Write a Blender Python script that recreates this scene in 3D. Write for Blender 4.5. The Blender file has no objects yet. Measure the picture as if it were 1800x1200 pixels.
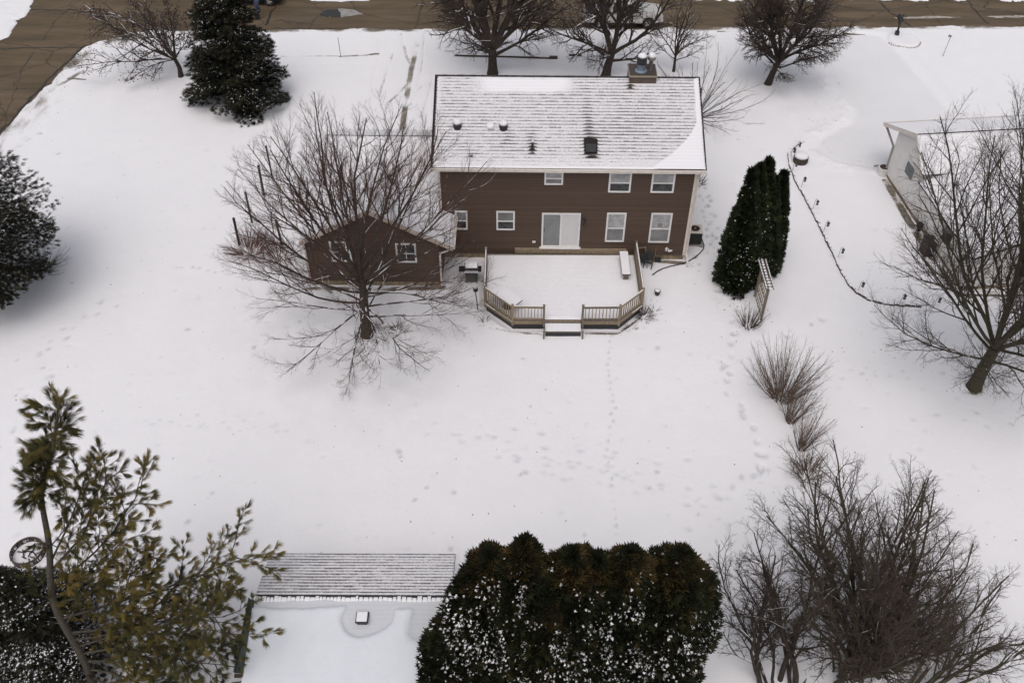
import bpy, math, random
import numpy as np
from mathutils import Vector

# ------------------------------------------------------------------ camera, sky, sun, exposure
scene = bpy.context.scene
COL = scene.collection
F, PITCH, ROLL, CAMH = 1700.0, math.radians(44.2), 0.0039, 31.8
cam_d = bpy.data.cameras.new('camera'); cam = bpy.data.objects.new('camera', cam_d); COL.objects.link(cam)
cam_d.sensor_width = 36.0; cam_d.lens = 36.0 * F / 1800.0; cam_d.clip_start = 0.5; cam_d.clip_end = 4000
FW = np.array([0, math.cos(PITCH), -math.sin(PITCH)]); _rt = np.array([1., 0, 0]); _up = np.cross(_rt, FW)
RT = _rt * math.cos(ROLL) + _up * math.sin(ROLL); UP = _up * math.cos(ROLL) - _rt * math.sin(ROLL)
from mathutils import Matrix
cam.matrix_world = Matrix(((RT[0], UP[0], -FW[0], 0), (RT[1], UP[1], -FW[1], 0), (RT[2], UP[2], -FW[2], CAMH), (0, 0, 0, 1)))
scene.camera = cam
SUN_EL, SUN_ROT = math.radians(66), math.radians(195)
world = bpy.data.worlds.new("World"); scene.world = world; world.use_nodes = True
wn = world.node_tree.nodes; wl = world.node_tree.links
bgn = wn.get('Background') or wn.new('ShaderNodeBackground')
sky = wn.new('ShaderNodeTexSky'); sky.sky_type = 'NISHITA'; sky.sun_disc = False
sky.sun_elevation = SUN_EL; sky.sun_rotation = SUN_ROT
sky.air_density = 1.6; sky.dust_density = 6.0; sky.ozone_density = 1.0
hs = wn.new('ShaderNodeHueSaturation'); hs.inputs['Saturation'].default_value = 0.42
wl.new(sky.outputs[0], hs.inputs['Color']); wl.new(hs.outputs[0], bgn.inputs[0])
bgn.inputs[1].default_value = 0.13
sun_d = bpy.data.lights.new('sun', 'SUN'); sun_d.energy = 0.55; sun_d.angle = math.radians(60); sun_d.color = (1, .97, .955)
sun = bpy.data.objects.new('sun', sun_d); COL.objects.link(sun)
_sd = Vector((math.sin(SUN_ROT) * math.cos(SUN_EL), math.cos(SUN_ROT) * math.cos(SUN_EL), math.sin(SUN_EL)))
sun.rotation_euler = _sd.to_track_quat('Z', 'Y').to_euler(); sun.location = (0, 0, 60)
scene.view_settings.view_transform = 'Standard'; scene.view_settings.look = 'None'
scene.view_settings.gamma = 1.0; scene.view_settings.use_curve_mapping = False
scene.view_settings.exposure = -0.22

# ------------------------------------------------------------------ measuring helpers (photo pixel -> place in the world)
def ray(px, py): return FW + RT * (px - 900) / F - UP * (py - 600) / F
def at(px, py, z=0.0):
    d = ray(px, py); t = (z - CAMH) / d[2]; return np.array([d[0] * t, d[1] * t, z])
def aty(px, py, Y):
    d = ray(px, py); t = Y / d[1]; return np.array([d[0] * t, Y, CAMH + d[2] * t])

# ------------------------------------------------------------------ scene graph helpers
def tag(o, label=None, cat=None, group=None, kind=None):
    if label: o['label'] = label
    if cat: o['category'] = cat
    if group: o['group'] = group
    if kind: o['kind'] = kind
    return o
def thing(name, label, cat, loc=(0, 0, 0), rz=0.0, group=None):
    o = bpy.data.objects.new(name, None); COL.objects.link(o); o.empty_display_size = 0.2
    o.location = tuple(float(v) for v in loc); o.rotation_euler = (0, 0, rz)
    return tag(o, label, cat, group)
def mesh_obj(name, me, parent=None):
    o = bpy.data.objects.new(name, me); COL.objects.link(o)
    if parent is not None: o.parent = parent
    return o
def np_mesh(name, V, faces_flat, loop_starts, mats, mat_idx=None, smooth=False):
    me = bpy.data.meshes.new(name)
    V = np.asarray(V, np.float32); nf = len(loop_starts)
    me.vertices.add(len(V)); me.vertices.foreach_set('co', V.ravel())
    me.loops.add(len(faces_flat)); me.loops.foreach_set('vertex_index', np.asarray(faces_flat, np.int32))
    me.polygons.add(nf); me.polygons.foreach_set('loop_start', np.asarray(loop_starts, np.int32))
    for m in mats: me.materials.append(m)
    if mat_idx is not None: me.polygons.foreach_set('material_index', np.asarray(mat_idx, np.int32))
    if smooth: me.polygons.foreach_set('use_smooth', np.ones(nf, bool))
    me.update(calc_edges=True); me.validate()
    return me
class MB:
    """collects boxes, tubes and prisms; build() links them as ONE mesh object"""
    def __init__(s): s.v = []; s.f = []; s.m = []; s.cur = 0
    def mat(s, i): s.cur = i; return s
    def add(s, vs, fs):
        b = len(s.v); s.v += [tuple(float(c) for c in v) for v in vs]
        for f in fs: s.f.append([b + i for i in f]); s.m.append(s.cur)
        return s
    def box(s, c, d, rz=0, rx=0, ry=0):
        hx, hy, hz = d[0] / 2, d[1] / 2, d[2] / 2
        vs = [(x, y, z) for x in (-hx, hx) for y in (-hy, hy) for z in (-hz, hz)]
        from mathutils import Euler
        R = Euler((rx, ry, rz)).to_matrix()
        vs = [R @ Vector(v) + Vector([float(q) for q in c]) for v in vs]
        return s.add(vs, [(0, 1, 3, 2), (4, 6, 7, 5), (0, 4, 5, 1), (2, 3, 7, 6), (0, 2, 6, 4), (1, 5, 7, 3)])
    def b2(s, a, b):
        return s.box([(a[i] + b[i]) / 2 for i in range(3)], [abs(b[i] - a[i]) for i in range(3)])
    def bar(s, p, q, w, h):
        """box beam from p to q, w wide (sideways), h high"""
        p = Vector([float(c) for c in p]); q = Vector([float(c) for c in q]); d = (q - p)
        t = d.normalized(); up = Vector((0, 0, 1)) if abs(t.z) < .95 else Vector((0, 1, 0))
        sd = t.cross(up).normalized(); u2 = sd.cross(t).normalized()
        vs = []
        for e in (p, q):
            for a, b in ((-1, -1), (1, -1), (1, 1), (-1, 1)): vs.append(e + sd * a * w / 2 + u2 * b * h / 2)
        return s.add(vs, [(3, 2, 1, 0), (4, 5, 6, 7), (0, 1, 5, 4), (1, 2, 6, 5), (2, 3, 7, 6), (3, 0, 4, 7)])
    def cyl(s, p, q, r0, r1=None, n=12, caps=True):
        r1 = r0 if r1 is None else r1
        p = Vector([float(c) for c in p]); q = Vector([float(c) for c in q]); t = (q - p).normalized()
        up = Vector((0, 0, 1)) if abs(t.z) < .95 else Vector((1, 0, 0))
        a = t.cross(up).normalized(); b = t.cross(a).normalized(); vs = []
        for e, r in ((p, r0), (q, r1)):
            for i in range(n):
                g = 2 * math.pi * i / n; vs.append(e + a * r * math.cos(g) + b * r * math.sin(g))
        fs = [(i, (i + 1) % n, n + (i + 1) % n, n + i) for i in range(n)]
        if caps: fs += [tuple(range(n - 1, -1, -1)), tuple(range(n, 2 * n))]
        return s.add(vs, fs)
    def lathe(s, c, prof, n=16):
        vs = []; m = len(prof)
        for r, z in prof:
            for i in range(n):
                g = 2 * math.pi * i / n; vs.append((c[0] + r * math.cos(g), c[1] + r * math.sin(g), c[2] + z))
        fs = [(j * n + i, j * n + (i + 1) % n, (j + 1) * n + (i + 1) % n, (j + 1) * n + i) for j in range(m - 1) for i in range(n)]
        fs += [tuple(range(n - 1, -1, -1)), tuple(range((m - 1) * n, m * n))]
        return s.add(vs, fs)
    def tube(s, pts, r, n=8):
        for a, b in zip(pts[:-1], pts[1:]): s.cyl(a, b, r, r, n)
        return s
    def prism(s, poly, axis, a, b):
        """2D outline extruded along an axis ('x': poly is (y,z); 'y': (x,z); 'z': (x,y))"""
        n = len(poly); vs = []
        for e in (a, b):
            for p in poly:
                vs.append({'x': (e, p[0], p[1]), 'y': (p[0], e, p[1]), 'z': (p[0], p[1], e)}[axis])
        fs = [tuple(range(n)), tuple(range(2 * n - 1, n - 1, -1))] + [(i, n + i, n + (i + 1) % n, (i + 1) % n) for i in range(n)]
        return s.add(vs, fs)
    def build(s, name, mats, parent=None, world=False, bevel=0, smooth=False, label=None):
        if not isinstance(mats, (list, tuple)): mats = [mats]
        me = bpy.data.meshes.new(name)
        V = s.v
        if world and parent is not None:
            l = parent.location; V = [(x - l.x, y - l.y, z - l.z) for x, y, z in V]
        me.from_pydata(V, [], s.f)
        for m in mats: me.materials.append(m)
        me.polygons.foreach_set('material_index', s.m)
        import bmesh
        bm = bmesh.new(); bm.from_mesh(me); bmesh.ops.recalc_face_normals(bm, faces=bm.faces); bm.to_mesh(me); bm.free()
        if smooth:
            for p in me.polygons: p.use_smooth = True
        o = mesh_obj(name, me, parent)
        if bevel:
            b = o.modifiers.new('bevel', 'BEVEL'); b.width = bevel; b.segments = 2; b.limit_method = 'ANGLE'
        if label: o['label'] = label
        return o
def children_of(o): return [c for c in bpy.data.objects if c.parent == o]
def copy_tree(o, parent=None, kids=None):
    c = o.copy(); COL.objects.link(c)
    if parent is not None: c.parent = parent
    for ch in (KIDS[o.name] if o.name in KIDS else children_of(o)): copy_tree(ch, c)
    return c
KIDS = {}

# ------------------------------------------------------------------ materials
class NT:
    def __init__(s, name):
        s.m = bpy.data.materials.new(name); s.m.use_nodes = True
        s.n = s.m.node_tree.nodes; s.l = s.m.node_tree.links; s.b = s.n.get('Principled BSDF')
    def new(s, t, **kw):
        x = s.n.new(t)
        for k, v in kw.items(): setattr(x, k, v)
        return x
    def set(s, sock, v):
        if hasattr(v, 'default_value') or hasattr(v, 'is_linked'): s.l.new(v, sock)
        else: sock.default_value = v
    def math(s, op, a, b=0.0, c=None, clamp=False):
        x = s.new('ShaderNodeMath', operation=op, use_clamp=clamp); s.set(x.inputs[0], a); s.set(x.inputs[1], b)
        if c is not None: s.set(x.inputs[2], c)
        return x.outputs[0]
    def noise(s, vec, scale, detail=3, rough=.55, dim='3D'):
        x = s.new('ShaderNodeTexNoise', noise_dimensions=dim); x.inputs['Scale'].default_value = scale
        x.inputs['Detail'].default_value = detail; x.inputs['Roughness'].default_value = rough
        if vec is not None: s.l.new(vec, x.inputs['Vector'])
        return x.outputs['Fac']
    def mix(s, f, a, b):
        x = s.new('ShaderNodeMix', data_type='RGBA'); s.set(x.inputs[0], f)
        for k, v in ((6, a), (7, b)):
            if isinstance(v, tuple): x.inputs[k].default_value = (*v[:3], 1)
            else: s.l.new(v, x.inputs[k])
        return x.outputs[2]
    def ramp(s, f, lo, hi, a=0.0, b=1.0):
        x = s.new('ShaderNodeMapRange', interpolation_type='SMOOTHSTEP'); s.set(x.inputs[0], f)
        x.inputs[1].default_value = lo; x.inputs[2].default_value = hi; x.inputs[3].default_value = a; x.inputs[4].default_value = b
        return x.outputs[0]
    def obj(s): return s.new('ShaderNodeTexCoord').outputs['Object']
    def pos(s): return s.new('ShaderNodeNewGeometry').outputs['Position']
    def attr(s, name): return s.new('ShaderNodeAttribute', attribute_name=name).outputs['Fac']
    def bump(s, h, dist=.02, strength=1.0):
        x = s.new('ShaderNodeBump'); x.inputs['Distance'].default_value = dist; x.inputs['Strength'].default_value = strength
        s.l.new(h, x.inputs['Height']); s.l.new(x.outputs[0], s.b.inputs['Normal'])
    def col(s, c):
        if isinstance(c, tuple): s.b.inputs['Base Color'].default_value = (*c[:3], 1)
        else: s.l.new(c, s.b.inputs['Base Color'])
    def rough(s, r): s.set(s.b.inputs['Roughness'], r)
SNOW = (.82, .805, .84)
def plain(name, c, rough=.6, var=.25, scale=6.0, metal=0.0, bump=0.0, spec=None):
    t = NT(name); n = t.noise(t.obj(), scale, 4)
    t.col(t.mix(t.ramp(n, .3, .7), tuple(v * (1 - var) for v in c), tuple(min(1, v * (1 + var)) for v in c)))
    t.rough(rough); t.b.inputs['Metallic'].default_value = metal
    if spec is not None: t.b.inputs['Specular IOR Level'].default_value = spec
    if bump: t.bump(t.noise(t.obj(), scale * 6, 3), bump)
    return t.m
def snowmat(name='snow_cover', bumpd=.03):
    t = NT(name); p = t.pos()
    n = t.noise(p, 1.6, 4)
    t.col(t.mix(n, (.785, .77, .805), (.85, .835, .865))); t.rough(.65); t.b.inputs['Specular IOR Level'].default_value = .25
    t.bump(t.noise(p, 9, 5, .6), bumpd); return t.m
def bark(name, c, snow=0.0, rough=.85):
    t = NT(name); p = t.pos(); n = t.noise(p, 14, 4)
    base = t.mix(t.ramp(n, .3, .7), tuple(v * .65 for v in c), tuple(v * 1.35 for v in c))
    if snow > 0:
        nz = t.new('ShaderNodeSeparateXYZ'); g = t.new('ShaderNodeNewGeometry'); t.l.new(g.outputs['Normal'], nz.inputs[0])
        m = t.math('MULTIPLY', t.ramp(nz.outputs[2], .55, .8), t.ramp(t.noise(p, 1.3, 3), .62 - .3 * snow, .70 - .3 * snow))
        base = t.mix(m, base, SNOW)
    t.col(base); t.rough(rough); t.b.inputs['Specular IOR Level'].default_value = .2
    return t.m
def wood(name, c, rough=.75):
    t = NT(name); mp = t.new('ShaderNodeMapping'); mp.inputs['Scale'].default_value = (3, 3, 3)
    t.l.new(t.obj(), mp.inputs[0]); n = t.noise(mp.outputs[0], 5, 5, .7)
    t.col(t.mix(t.ramp(n, .3, .7), tuple(v * .65 for v in c), tuple(v * 1.25 for v in c))); t.rough(rough)
    t.bump(n, .004); return t.m
def foliage(name, dark, light, rough=.8):
    """colour per leaf from the 'tone' attribute"""
    t = NT(name); a = t.attr('tone')
    t.col(t.mix(a, dark, light)); t.rough(rough); t.b.inputs['Specular IOR Level'].default_value = .15
    return t.m
def glass(name, c, rough=.08, var=.22):
    t = NT(name); n = t.noise(t.pos(), .8, 2)
    n2 = t.noise(t.pos(), 3.5, 3, .6); t.col(t.mix(t.ramp(t.math('ADD', n, n2), .75, 1.25), tuple(v * (1 - var) for v in c), tuple(v * (1 + var) for v in c))); t.rough(rough); t.b.inputs['Specular IOR Level'].default_value = .5  # noise in the colour stands for reflections on the panes
    return t.m
def shingle(name, h, dark, base_thr=.25, largeamp=.35):
    t = NT(name); uv = t.new('ShaderNodeUVMap', uv_map='UVMap').outputs[0]
    sp = t.new('ShaderNodeSeparateXYZ'); t.l.new(uv, sp.inputs[0]); u, s_ = sp.outputs[0], sp.outputs[1]
    q = t.math('DIVIDE', s_, h); cr = t.math('FLOOR', q); fr = t.math('FRACT', q)
    cb = t.new('ShaderNodeCombineXYZ'); t.l.new(t.math('MULTIPLY', u, 17.0), cb.inputs[0]); t.l.new(t.math('MULTIPLY', cr, 7.31), cb.inputs[1])
    n1 = t.noise(cb.outputs[0], 1.0, 2, .6)
    big = t.noise(uv, .35, 3); fine = t.noise(uv, 16.0, 3, .7)
    # shingle tabs
    cb2 = t.new('ShaderNodeCombineXYZ'); t.l.new(t.math('MULTIPLY', t.math('ADD', u, t.math('MULTIPLY', cr, .137)), 3.3), cb2.inputs[0]); t.l.new(t.math('MULTIPLY', cr, 3.77), cb2.inputs[1])
    wn_ = t.new('ShaderNodeTexWhiteNoise', noise_dimensions='2D'); fl = t.new('ShaderNodeVectorMath', operation='FLOOR'); t.l.new(cb2.outputs[0], fl.inputs[0]); t.l.new(fl.outputs[0], wn_.inputs[0])
    tab = wn_.outputs[0]
    thr = t.math('ADD', t.math('ADD', base_thr, t.math('MULTIPLY', t.math('SUBTRACT', n1, .5), .5)), t.math('MULTIPLY', t.math('SUBTRACT', big, .5), largeamp * 2))
    thr = t.math('ADD', thr, t.math('MULTIPLY', t.math('SUBTRACT', tab, .5), .26))
    thr = t.math('ADD', thr, t.math('MULTIPLY', t.math('SUBTRACT', fine, .5), .8))
    thr = t.math('ADD', thr, t.math('MULTIPLY', t.attr('melt'), 1.3))
    bare = t.ramp(t.math('SUBTRACT', thr, fr), -.16, .34)
    dk = t.mix(tab, tuple(v * .8 for v in dark), tuple(v * 2.2 for v in dark)); dk = t.mix(t.ramp(t.attr('melt'), .35, .85), dk, (.022, .019, .019))
    thin = t.math('MULTIPLY', t.ramp(t.attr('melt'), -.55, -.05), t.ramp(t.noise(uv, 9.0, 4, .75), .25, .75, .1, 1.0)); sn = t.mix(thin, (.83, .815, .85), (.56, .535, .555))
    t.col(t.mix(bare, sn, dk)); t.rough(.8); t.b.inputs['Specular IOR Level'].default_value = .2
    t.bump(t.math('SUBTRACT', t.math('MULTIPLY', bare, -.5), fr), .03, .8)
    return t.m

M = {}
M['snow'] = snowmat()
t = NT('brown_siding'); o_ = t.obj(); sx_ = t.new('ShaderNodeSeparateXYZ'); t.l.new(o_, sx_.inputs[0])
bz_ = t.math('DIVIDE', t.math('SUBTRACT', sx_.outputs[2], .32), .15); fr_ = t.math('FRACT', bz_); wn_ = t.new('ShaderNodeTexWhiteNoise', noise_dimensions='1D'); t.l.new(t.math('FLOOR', bz_), wn_.inputs['W'])
base_ = t.mix(wn_.outputs[0], (.090, .060, .046), (.108, .073, .056)); base_ = t.mix(t.ramp(t.noise(o_, 1.2, 4, .6), .45, .75, 0, .25), base_, (.115, .078, .055))
t.col(t.mix(t.ramp(fr_, .10, .26, .42, 0), base_, (.03, .018, .012))); t.rough(.65); t.b.inputs['Specular IOR Level'].default_value = .2; M['siding'] = t.m  # darker line in the colour stands for groove shade under each lap
M['trim'] = plain('cream_trim', (.66, .60, .55), .5, .08)
M['white'] = plain('white_vinyl', (.74, .72, .71), .45, .05)
M['gutter'] = plain('cream_gutter', (.62, .56, .52), .45, .1)
M['black'] = plain('black_metal', (.018, .018, .02), .5, .3)
M['darkedge'] = plain('dark_roof_edge', (.03, .027, .026), .8, .3)
M['found'] = plain('tan_foundation', (.26, .2, .13), .85, .3, 4)
M['concrete'] = plain('grey_concrete', (.3, .29, .27), .85, .2, 4)
M['deck'] = wood('weathered_deck_wood', (.28, .215, .145))
M['deckgrey'] = wood('grey_deck_wood', (.17, .14, .115))
M['blind'] = glass('pale_blind_glass', (.34, .34, .345), .12)
M['greyglass'] = glass('grey_window_glass', (.19, .19, .195), .1)
M['darkglass'] = glass('dark_window_glass', (.035, .037, .04), .08, .6)
M['doorglass'] = glass('grey_door_glass', (.21, .215, .22), .15, .12)
M['doorwhite'] = glass('white_blind_door_glass', (.62, .61, .61), .25, .03)
M['galv'] = plain('galvanised_metal', (.22, .27, .33), .45, .25, 5, .4)
M['nsiding'] = plain('off_white_siding', (.74, .71, .69), .6, .05, 2)
M['green'] = plain('dark_green_metal', (.035, .05, .047), .5, .3)
M['rubber'] = plain('tyre_rubber', (.02, .02, .02), .8, .3)
M['silver'] = plain('silver_car_paint', (.52, .5, .48), .35, .06, 2, .2)
M['darkpaint'] = plain('dark_blue_car_paint', (.012, .014, .02), .25, .1)
M['bluebox'] = plain('dark_blue_metal', (.03, .04, .09), .4, .2)
M['stone'] = plain('dark_edging_stone', (.05, .045, .042), .9, .4, 12)
M['brownmetal'] = plain('rust_brown_metal', (.06, .04, .032), .7, .4, 8)
# ------------------------------------------------------------------ ground: one snow sheet with lawns, verges, drive, tracks and footprints
def seg_dist(P, a, b):
    a = np.array(a[:2]); b = np.array(b[:2]); d = b - a; L2 = float(d @ d) + 1e-9
    t = np.clip(((P[..., 0] - a[0]) * d[0] + (P[..., 1] - a[1]) * d[1]) / L2, 0, 1)
    return np.hypot(P[..., 0] - a[0] - t * d[0], P[..., 1] - a[1] - t * d[1])
def poly_sd(P, poly):
    """signed distance to a polygon, positive inside"""
    D = np.full(P.shape[:-1], 1e9); ins = np.zeros(P.shape[:-1], bool); n = len(poly)
    for i in range(n):
        a, b = poly[i], poly[(i + 1) % n]; D = np.minimum(D, seg_dist(P, a, b))
        c = (a[1] > P[..., 1]) != (b[1] > P[..., 1])
        with np.errstate(divide='ignore', invalid='ignore'):
            x = (b[0] - a[0]) * (P[..., 1] - a[1]) / (b[1] - a[1] + 1e-12) + a[0]
        ins ^= c & (P[..., 0] < x)
    return np.where(ins, D, -D)
_rs = np.random.RandomState(5)
def vnoise(X, Y, scale, seed=0, octaves=4):
    out = np.zeros_like(X); amp = 1.0; tot = 0
    for o in range(octaves):
        r = np.random.RandomState(seed + o); T = r.rand(256, 256)
        x = X * scale * 2 ** o + 37.7 * o; y = Y * scale * 2 ** o + 11.3 * o
        xi = np.floor(x).astype(int); yi = np.floor(y).astype(int); fx = x - xi; fy = y - yi
        fx = fx * fx * (3 - 2 * fx); fy = fy * fy * (3 - 2 * fy)
        g = lambda i, j: T[(xi + i) % 256, (yi + j) % 256]
        out += amp * ((g(0, 0) * (1 - fx) + g(1, 0) * fx) * (1 - fy) + (g(0, 1) * (1 - fx) + g(1, 1) * fx) * fy)
        tot += amp; amp *= .5
    return out / tot - .5
def sm(x, a, b):
    t = np.clip((x - a) / (b - a), 0, 1); return t * t * (3 - 2 * t)
P2 = lambda *a: [tuple(at(x, y)[:2]) for x, y in a]
def axis(lo, hi, step, far):
    c = np.arange(lo, hi, step); o = [hi + step]; 
    while o[-1] < far: o.append(o[-1] * 1.0 + (o[-1] - hi) * .5 + .5)
    i = [lo - step]
    while i[-1] > -far: i.append(i[-1] - (lo - i[-1]) * .5 - .5)
    return np.concatenate([np.array(i[::-1]), c, np.array(o)])
gx = axis(-39, 39.5, .092, 900); gy = axis(15.3, 71, .092, 900)
GX, GY = np.meshgrid(gx, gy); GP = np.stack([GX, GY], -1)
# lawn north of nothing: everything this side of the two streets
corner = P2((0, 238), (50, 181), (100, 129), (150, 82), (190, 66), (240, 57), (300, 53.5), (360, 52.5), (480, 52), (660, 52), (1000, 50), (1500, 47.5), (1800, 45.5))
s0 = corner[0]; s1 = corner[1]; sl = ((s0[0] - s1[0]) / (s0[1] - s1[1]))
lawn = [(s0[0] - sl * (s0[1] + 700), -700)] + corner + [(700, corner[-1][1] + .0207 * 660), (700, -700)]
left_lawn = [(-900, 30), (-35.2, 30)] + P2((0, 76), (30, 40), (58, 0)) + [(-36.2, 74), (-900, 74)]
far_lawn = [(-900, 76), (-34, 76), (-20, 71.5), (8, 70.4), (14, 69.35), (30, 69.3), (45, 69.6), (900, 86), (900, 900), (-900, 900)]
rag = vnoise(GX, GY, .9, 3, 5)
d_l = poly_sd(GP, lawn); d_f = np.maximum(poly_sd(GP, left_lawn), poly_sd(GP, far_lawn))
dd = np.maximum(d_l + rag * .8, d_f + rag * 1.9)
onland = sm(dd, -.16, .12)
lump = vnoise(GX, GY, .35, 11, 5); fine = vnoise(GX, GY, 2.2, 21, 3)
H = .06 * lump + .016 * fine
wear = np.zeros_like(H); thin = np.zeros_like(H)
# ploughed, ragged verges
verge = sm(d_l, 2.6, .1) * (d_l > -1) * (GX < -19) + sm(d_l, .8, .1) * (d_l > -1)
wear += np.clip(verge, 0, 1) * np.clip(vnoise(GX, GY * .4, .8, 31, 5) * 2.6 + .5, 0, 1) * .95
H += sm(d_l, 1.3, .2) * .09 * (vnoise(GX, GY, 1.5, 41, 4) + .2)
# neighbour's drive, shovelled flat
drive = P2((1478, 53), (1440, 110), (1462, 150), (1500, 190), (1494, 212), (1440, 240), (1425, 262), (1470, 285), (1545, 300), (1600, 215), (1690, 213), (1640, 155), (1572, 78), (1548, 60))
dr = poly_sd(GP, drive); H -= sm(dr, -.1, .35) * .075; H = np.where(dr > .3, -.07 + .01 * lump + .002 * fine, H)
edge = np.exp(-((dr + .45) / .4) ** 2) * (GY < 64.3)
H += edge * (.05 + .22 * vnoise(GX, GY, 1.9, 51, 4) * (GX < 24)); wear += edge * np.clip(vnoise(GX, GY, 3.2, 52, 3) * 3 - .55, 0, 1) * .7
# bed round the mailbox on the right
mb = at(1580, 68); rr = np.hypot((GX - mb[0] - .25), (GY - mb[1] + .3)); H += .13 * sm(rr, 1.12, .98); wear += .75 * np.exp(-((rr - 1.12) / .07) ** 2) * (GY < mb[1] - .45)
def stroke(pts, w, amp, dep=0.0, thr=.0, seed=0, sc=1.6):
    global wear, H
    P = P2(*pts); x0 = min(p[0] for p in P) - w * 3; x1 = max(p[0] for p in P) + w * 3; y0 = min(p[1] for p in P) - w * 3; y1 = max(p[1] for p in P) + w * 3
    i0, i1 = np.searchsorted(gx, [x0, x1]); j0, j1 = np.searchsorted(gy, [y0, y1]); S = (slice(j0, j1), slice(i0, i1))
    D = np.full(GX[S].shape, 1e9)
    for a, b in zip(P[:-1], P[1:]): D = np.minimum(D, seg_dist(GP[S], a, b))
    n = np.clip(vnoise(GX[S], GY[S], sc, 60 + seed, 4) * 1.7 + .72 - thr, 0, 1)
    k = sm(D, w, w * .35); wear[S] = np.maximum(wear[S], k * n * amp); H[S] -= k * dep
mapt = at(645, 588)
# tyre tracks on the drive beside the house
for i, (pts, w, a) in enumerate([
    ([(735, 75), (722, 125), (712, 190), (706, 235)], .30, 1.1), ([(722, 140), (700, 165), (672, 190), (655, 215)], .18, .8),
    ([(690, 95), (672, 150), (660, 195)], .16, .75), ([(760, 130), (752, 165), (745, 240)], .14, .6), ([(668, 70), (665, 100), (650, 170)], .1, .5),
    ([(742, 150), (722, 175), (708, 195)], .12, .7), ([(705, 60), (715, 100), (726, 120)], .2, .8), ([(745, 60), (742, 110), (735, 150)], .15, .6)]):
    stroke(pts, w, a * .68, .035, -.12, i, .9)
for i, (pts, w, a) in enumerate([
    ([(495, 99), (560, 98), (600, 98)], .13, .55), ([(598, 99), (640, 97), (664, 94)], .2, .9), ([(492, 115), (560, 113), (640, 113)], .16, .35),
    ([(800, 96), (900, 99), (985, 101)], .2, .7), ([(995, 98), (1020, 98)], .1, .4),
    ([(560, 52), (590, 51), (610, 52)], .25, .9),
    ([(1262, 56), (1340, 55), (1420, 53), (1500, 50)], .16, .8), ([(1620, 51), (1700, 51), (1800, 50)], .1, .5),
    ([(105, 150), (140, 128), (160, 120)], .3, .75), ([(60, 225), (90, 190), (120, 160)], .4, .4), ([(30, 260), (70, 235)], .4, .45),
    ([(120, 138), (150, 140)], .16, .8),
    ([(240, 150), (285, 138), (312, 136)], .5, .35),
    ([(1105, 452), (1150, 458), (1200, 462)], .22, 1.1), ([(1225, 440), (1240, 428)], .12, .7),
    ([(545, 507), (660, 508), (778, 506)], .2, 1.2), ([(800, 505), (835, 470)], .4, .25), ([(470, 505), (500, 510), (540, 506)], .15, .5),
    ([(860, 575), (900, 583), (960, 588)], .10, .8), ([(1030, 586), (1085, 585), (1120, 560)], .16, 1.0),
    ([(1090, 570), (1130, 572)], .35, .45), ([(1140, 500), (1155, 540), (1150, 560)], .12, .3),
    ([(620, 590), (650, 592), (690, 588)], .3, .5), ([(1695, 690), (1725, 688)], .22, .8), ([(1700, 676), (1725, 682)], .18, .7),
    ([(1290, 535), (1320, 560), (1345, 580)], .35, .45), ([(1255, 520), (1275, 530)], .3, .3),
    ([(1556, 318), (1600, 393), (1640, 455)], .30, 1.3), ([(1650, 465), (1687, 519), (1800, 519)], .16, 1.2), ([(1700, 655), (1712, 690)], .3, .4),
    ([(30, 455), (70, 450), (112, 452)], .5, .45),
    ([(1700, 205), (1680, 160)], .05, .3), ([(0, 420), (30, 500), (0, 560)], .6, .3),
    ([(860, 180), (1000, 150), (1110, 150)], .8, .18)]):
    stroke(pts, w, a, .02, 0, 20 + i, 1.4)
def dent(x, y, r, dep, w=.3, asp=1.6, ang=0.0):
    i0, i1 = np.searchsorted(gx, [x - r * 3, x + r * 3]); j0, j1 = np.searchsorted(gy, [y - r * 3, y + r * 3]); S = (slice(j0, j1), slice(i0, i1))
    dx = GX[S] - x; dy = GY[S] - y; c, s = math.cos(ang), math.sin(ang); a = (dx * c + dy * s) / (r * asp); b = (-dx * s + dy * c) / r
    k = 1 / (1 + (.8 * (a * a + b * b)) ** 3); H[S] -= k * dep * .8; thin[S] = np.maximum(thin[S], k * min(1, w * 2.6)); wear[S] = np.maximum(wear[S], k * w)  # print colour mixes trodden snow, bare turf and painted dent shade
R0 = random.Random(7)
def trail(pts, step, r, dep, w, jit, stag=.0):
    P = [at(x, y) for x, y in pts]; k = 0; acc = 0
    for a, b in zip(P[:-1], P[1:]):
        L = math.hypot(b[0] - a[0], b[1] - a[1]); n = max(1, int(L / step)); ang = math.atan2(b[1] - a[1], b[0] - a[0])
        for i in range(n):
            t = i / n; k += 1; s = stag * (1 if k % 2 else -1)
            dent(a[0] + (b[0] - a[0]) * t - math.sin(ang) * s + R0.gauss(0, jit), a[1] + (b[1] - a[1]) * t + math.cos(ang) * s + R0.gauss(0, jit), r * R0.uniform(.75, 1.2), dep * R0.uniform(.6, 1.2), w * R0.uniform(.5, 1.3), 1.5, ang)
trail([(1075, 590), (1068, 640), (1080, 715), (1066, 800), (1078, 880), (1088, 968)], .36, .05, .05, .30, .03, .03)
trail([(1290, 545), (1288, 600), (1275, 645), (1282, 690), (1310, 730), (1334, 775), (1342, 845)], .6, .095, .10, .2, .05, .13)
trail([(1235, 330), (1250, 380), (1262, 430), (1270, 500)], .42, .085, .06, .35, .16, .2)
trail([(1225, 470), (1245, 410), (1240, 330)], .42, .085, .05, .3, .16, .2)
trail([(760, 760), (900, 775), (1010, 800), (1120, 830), (1220, 850), (1300, 880)], .40, .085, .06, .17, .35, .25)
trail([(870, 800), (1000, 815), (1150, 860), (1290, 910)], .36, .075, .055, .15, .4, .3)
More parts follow.
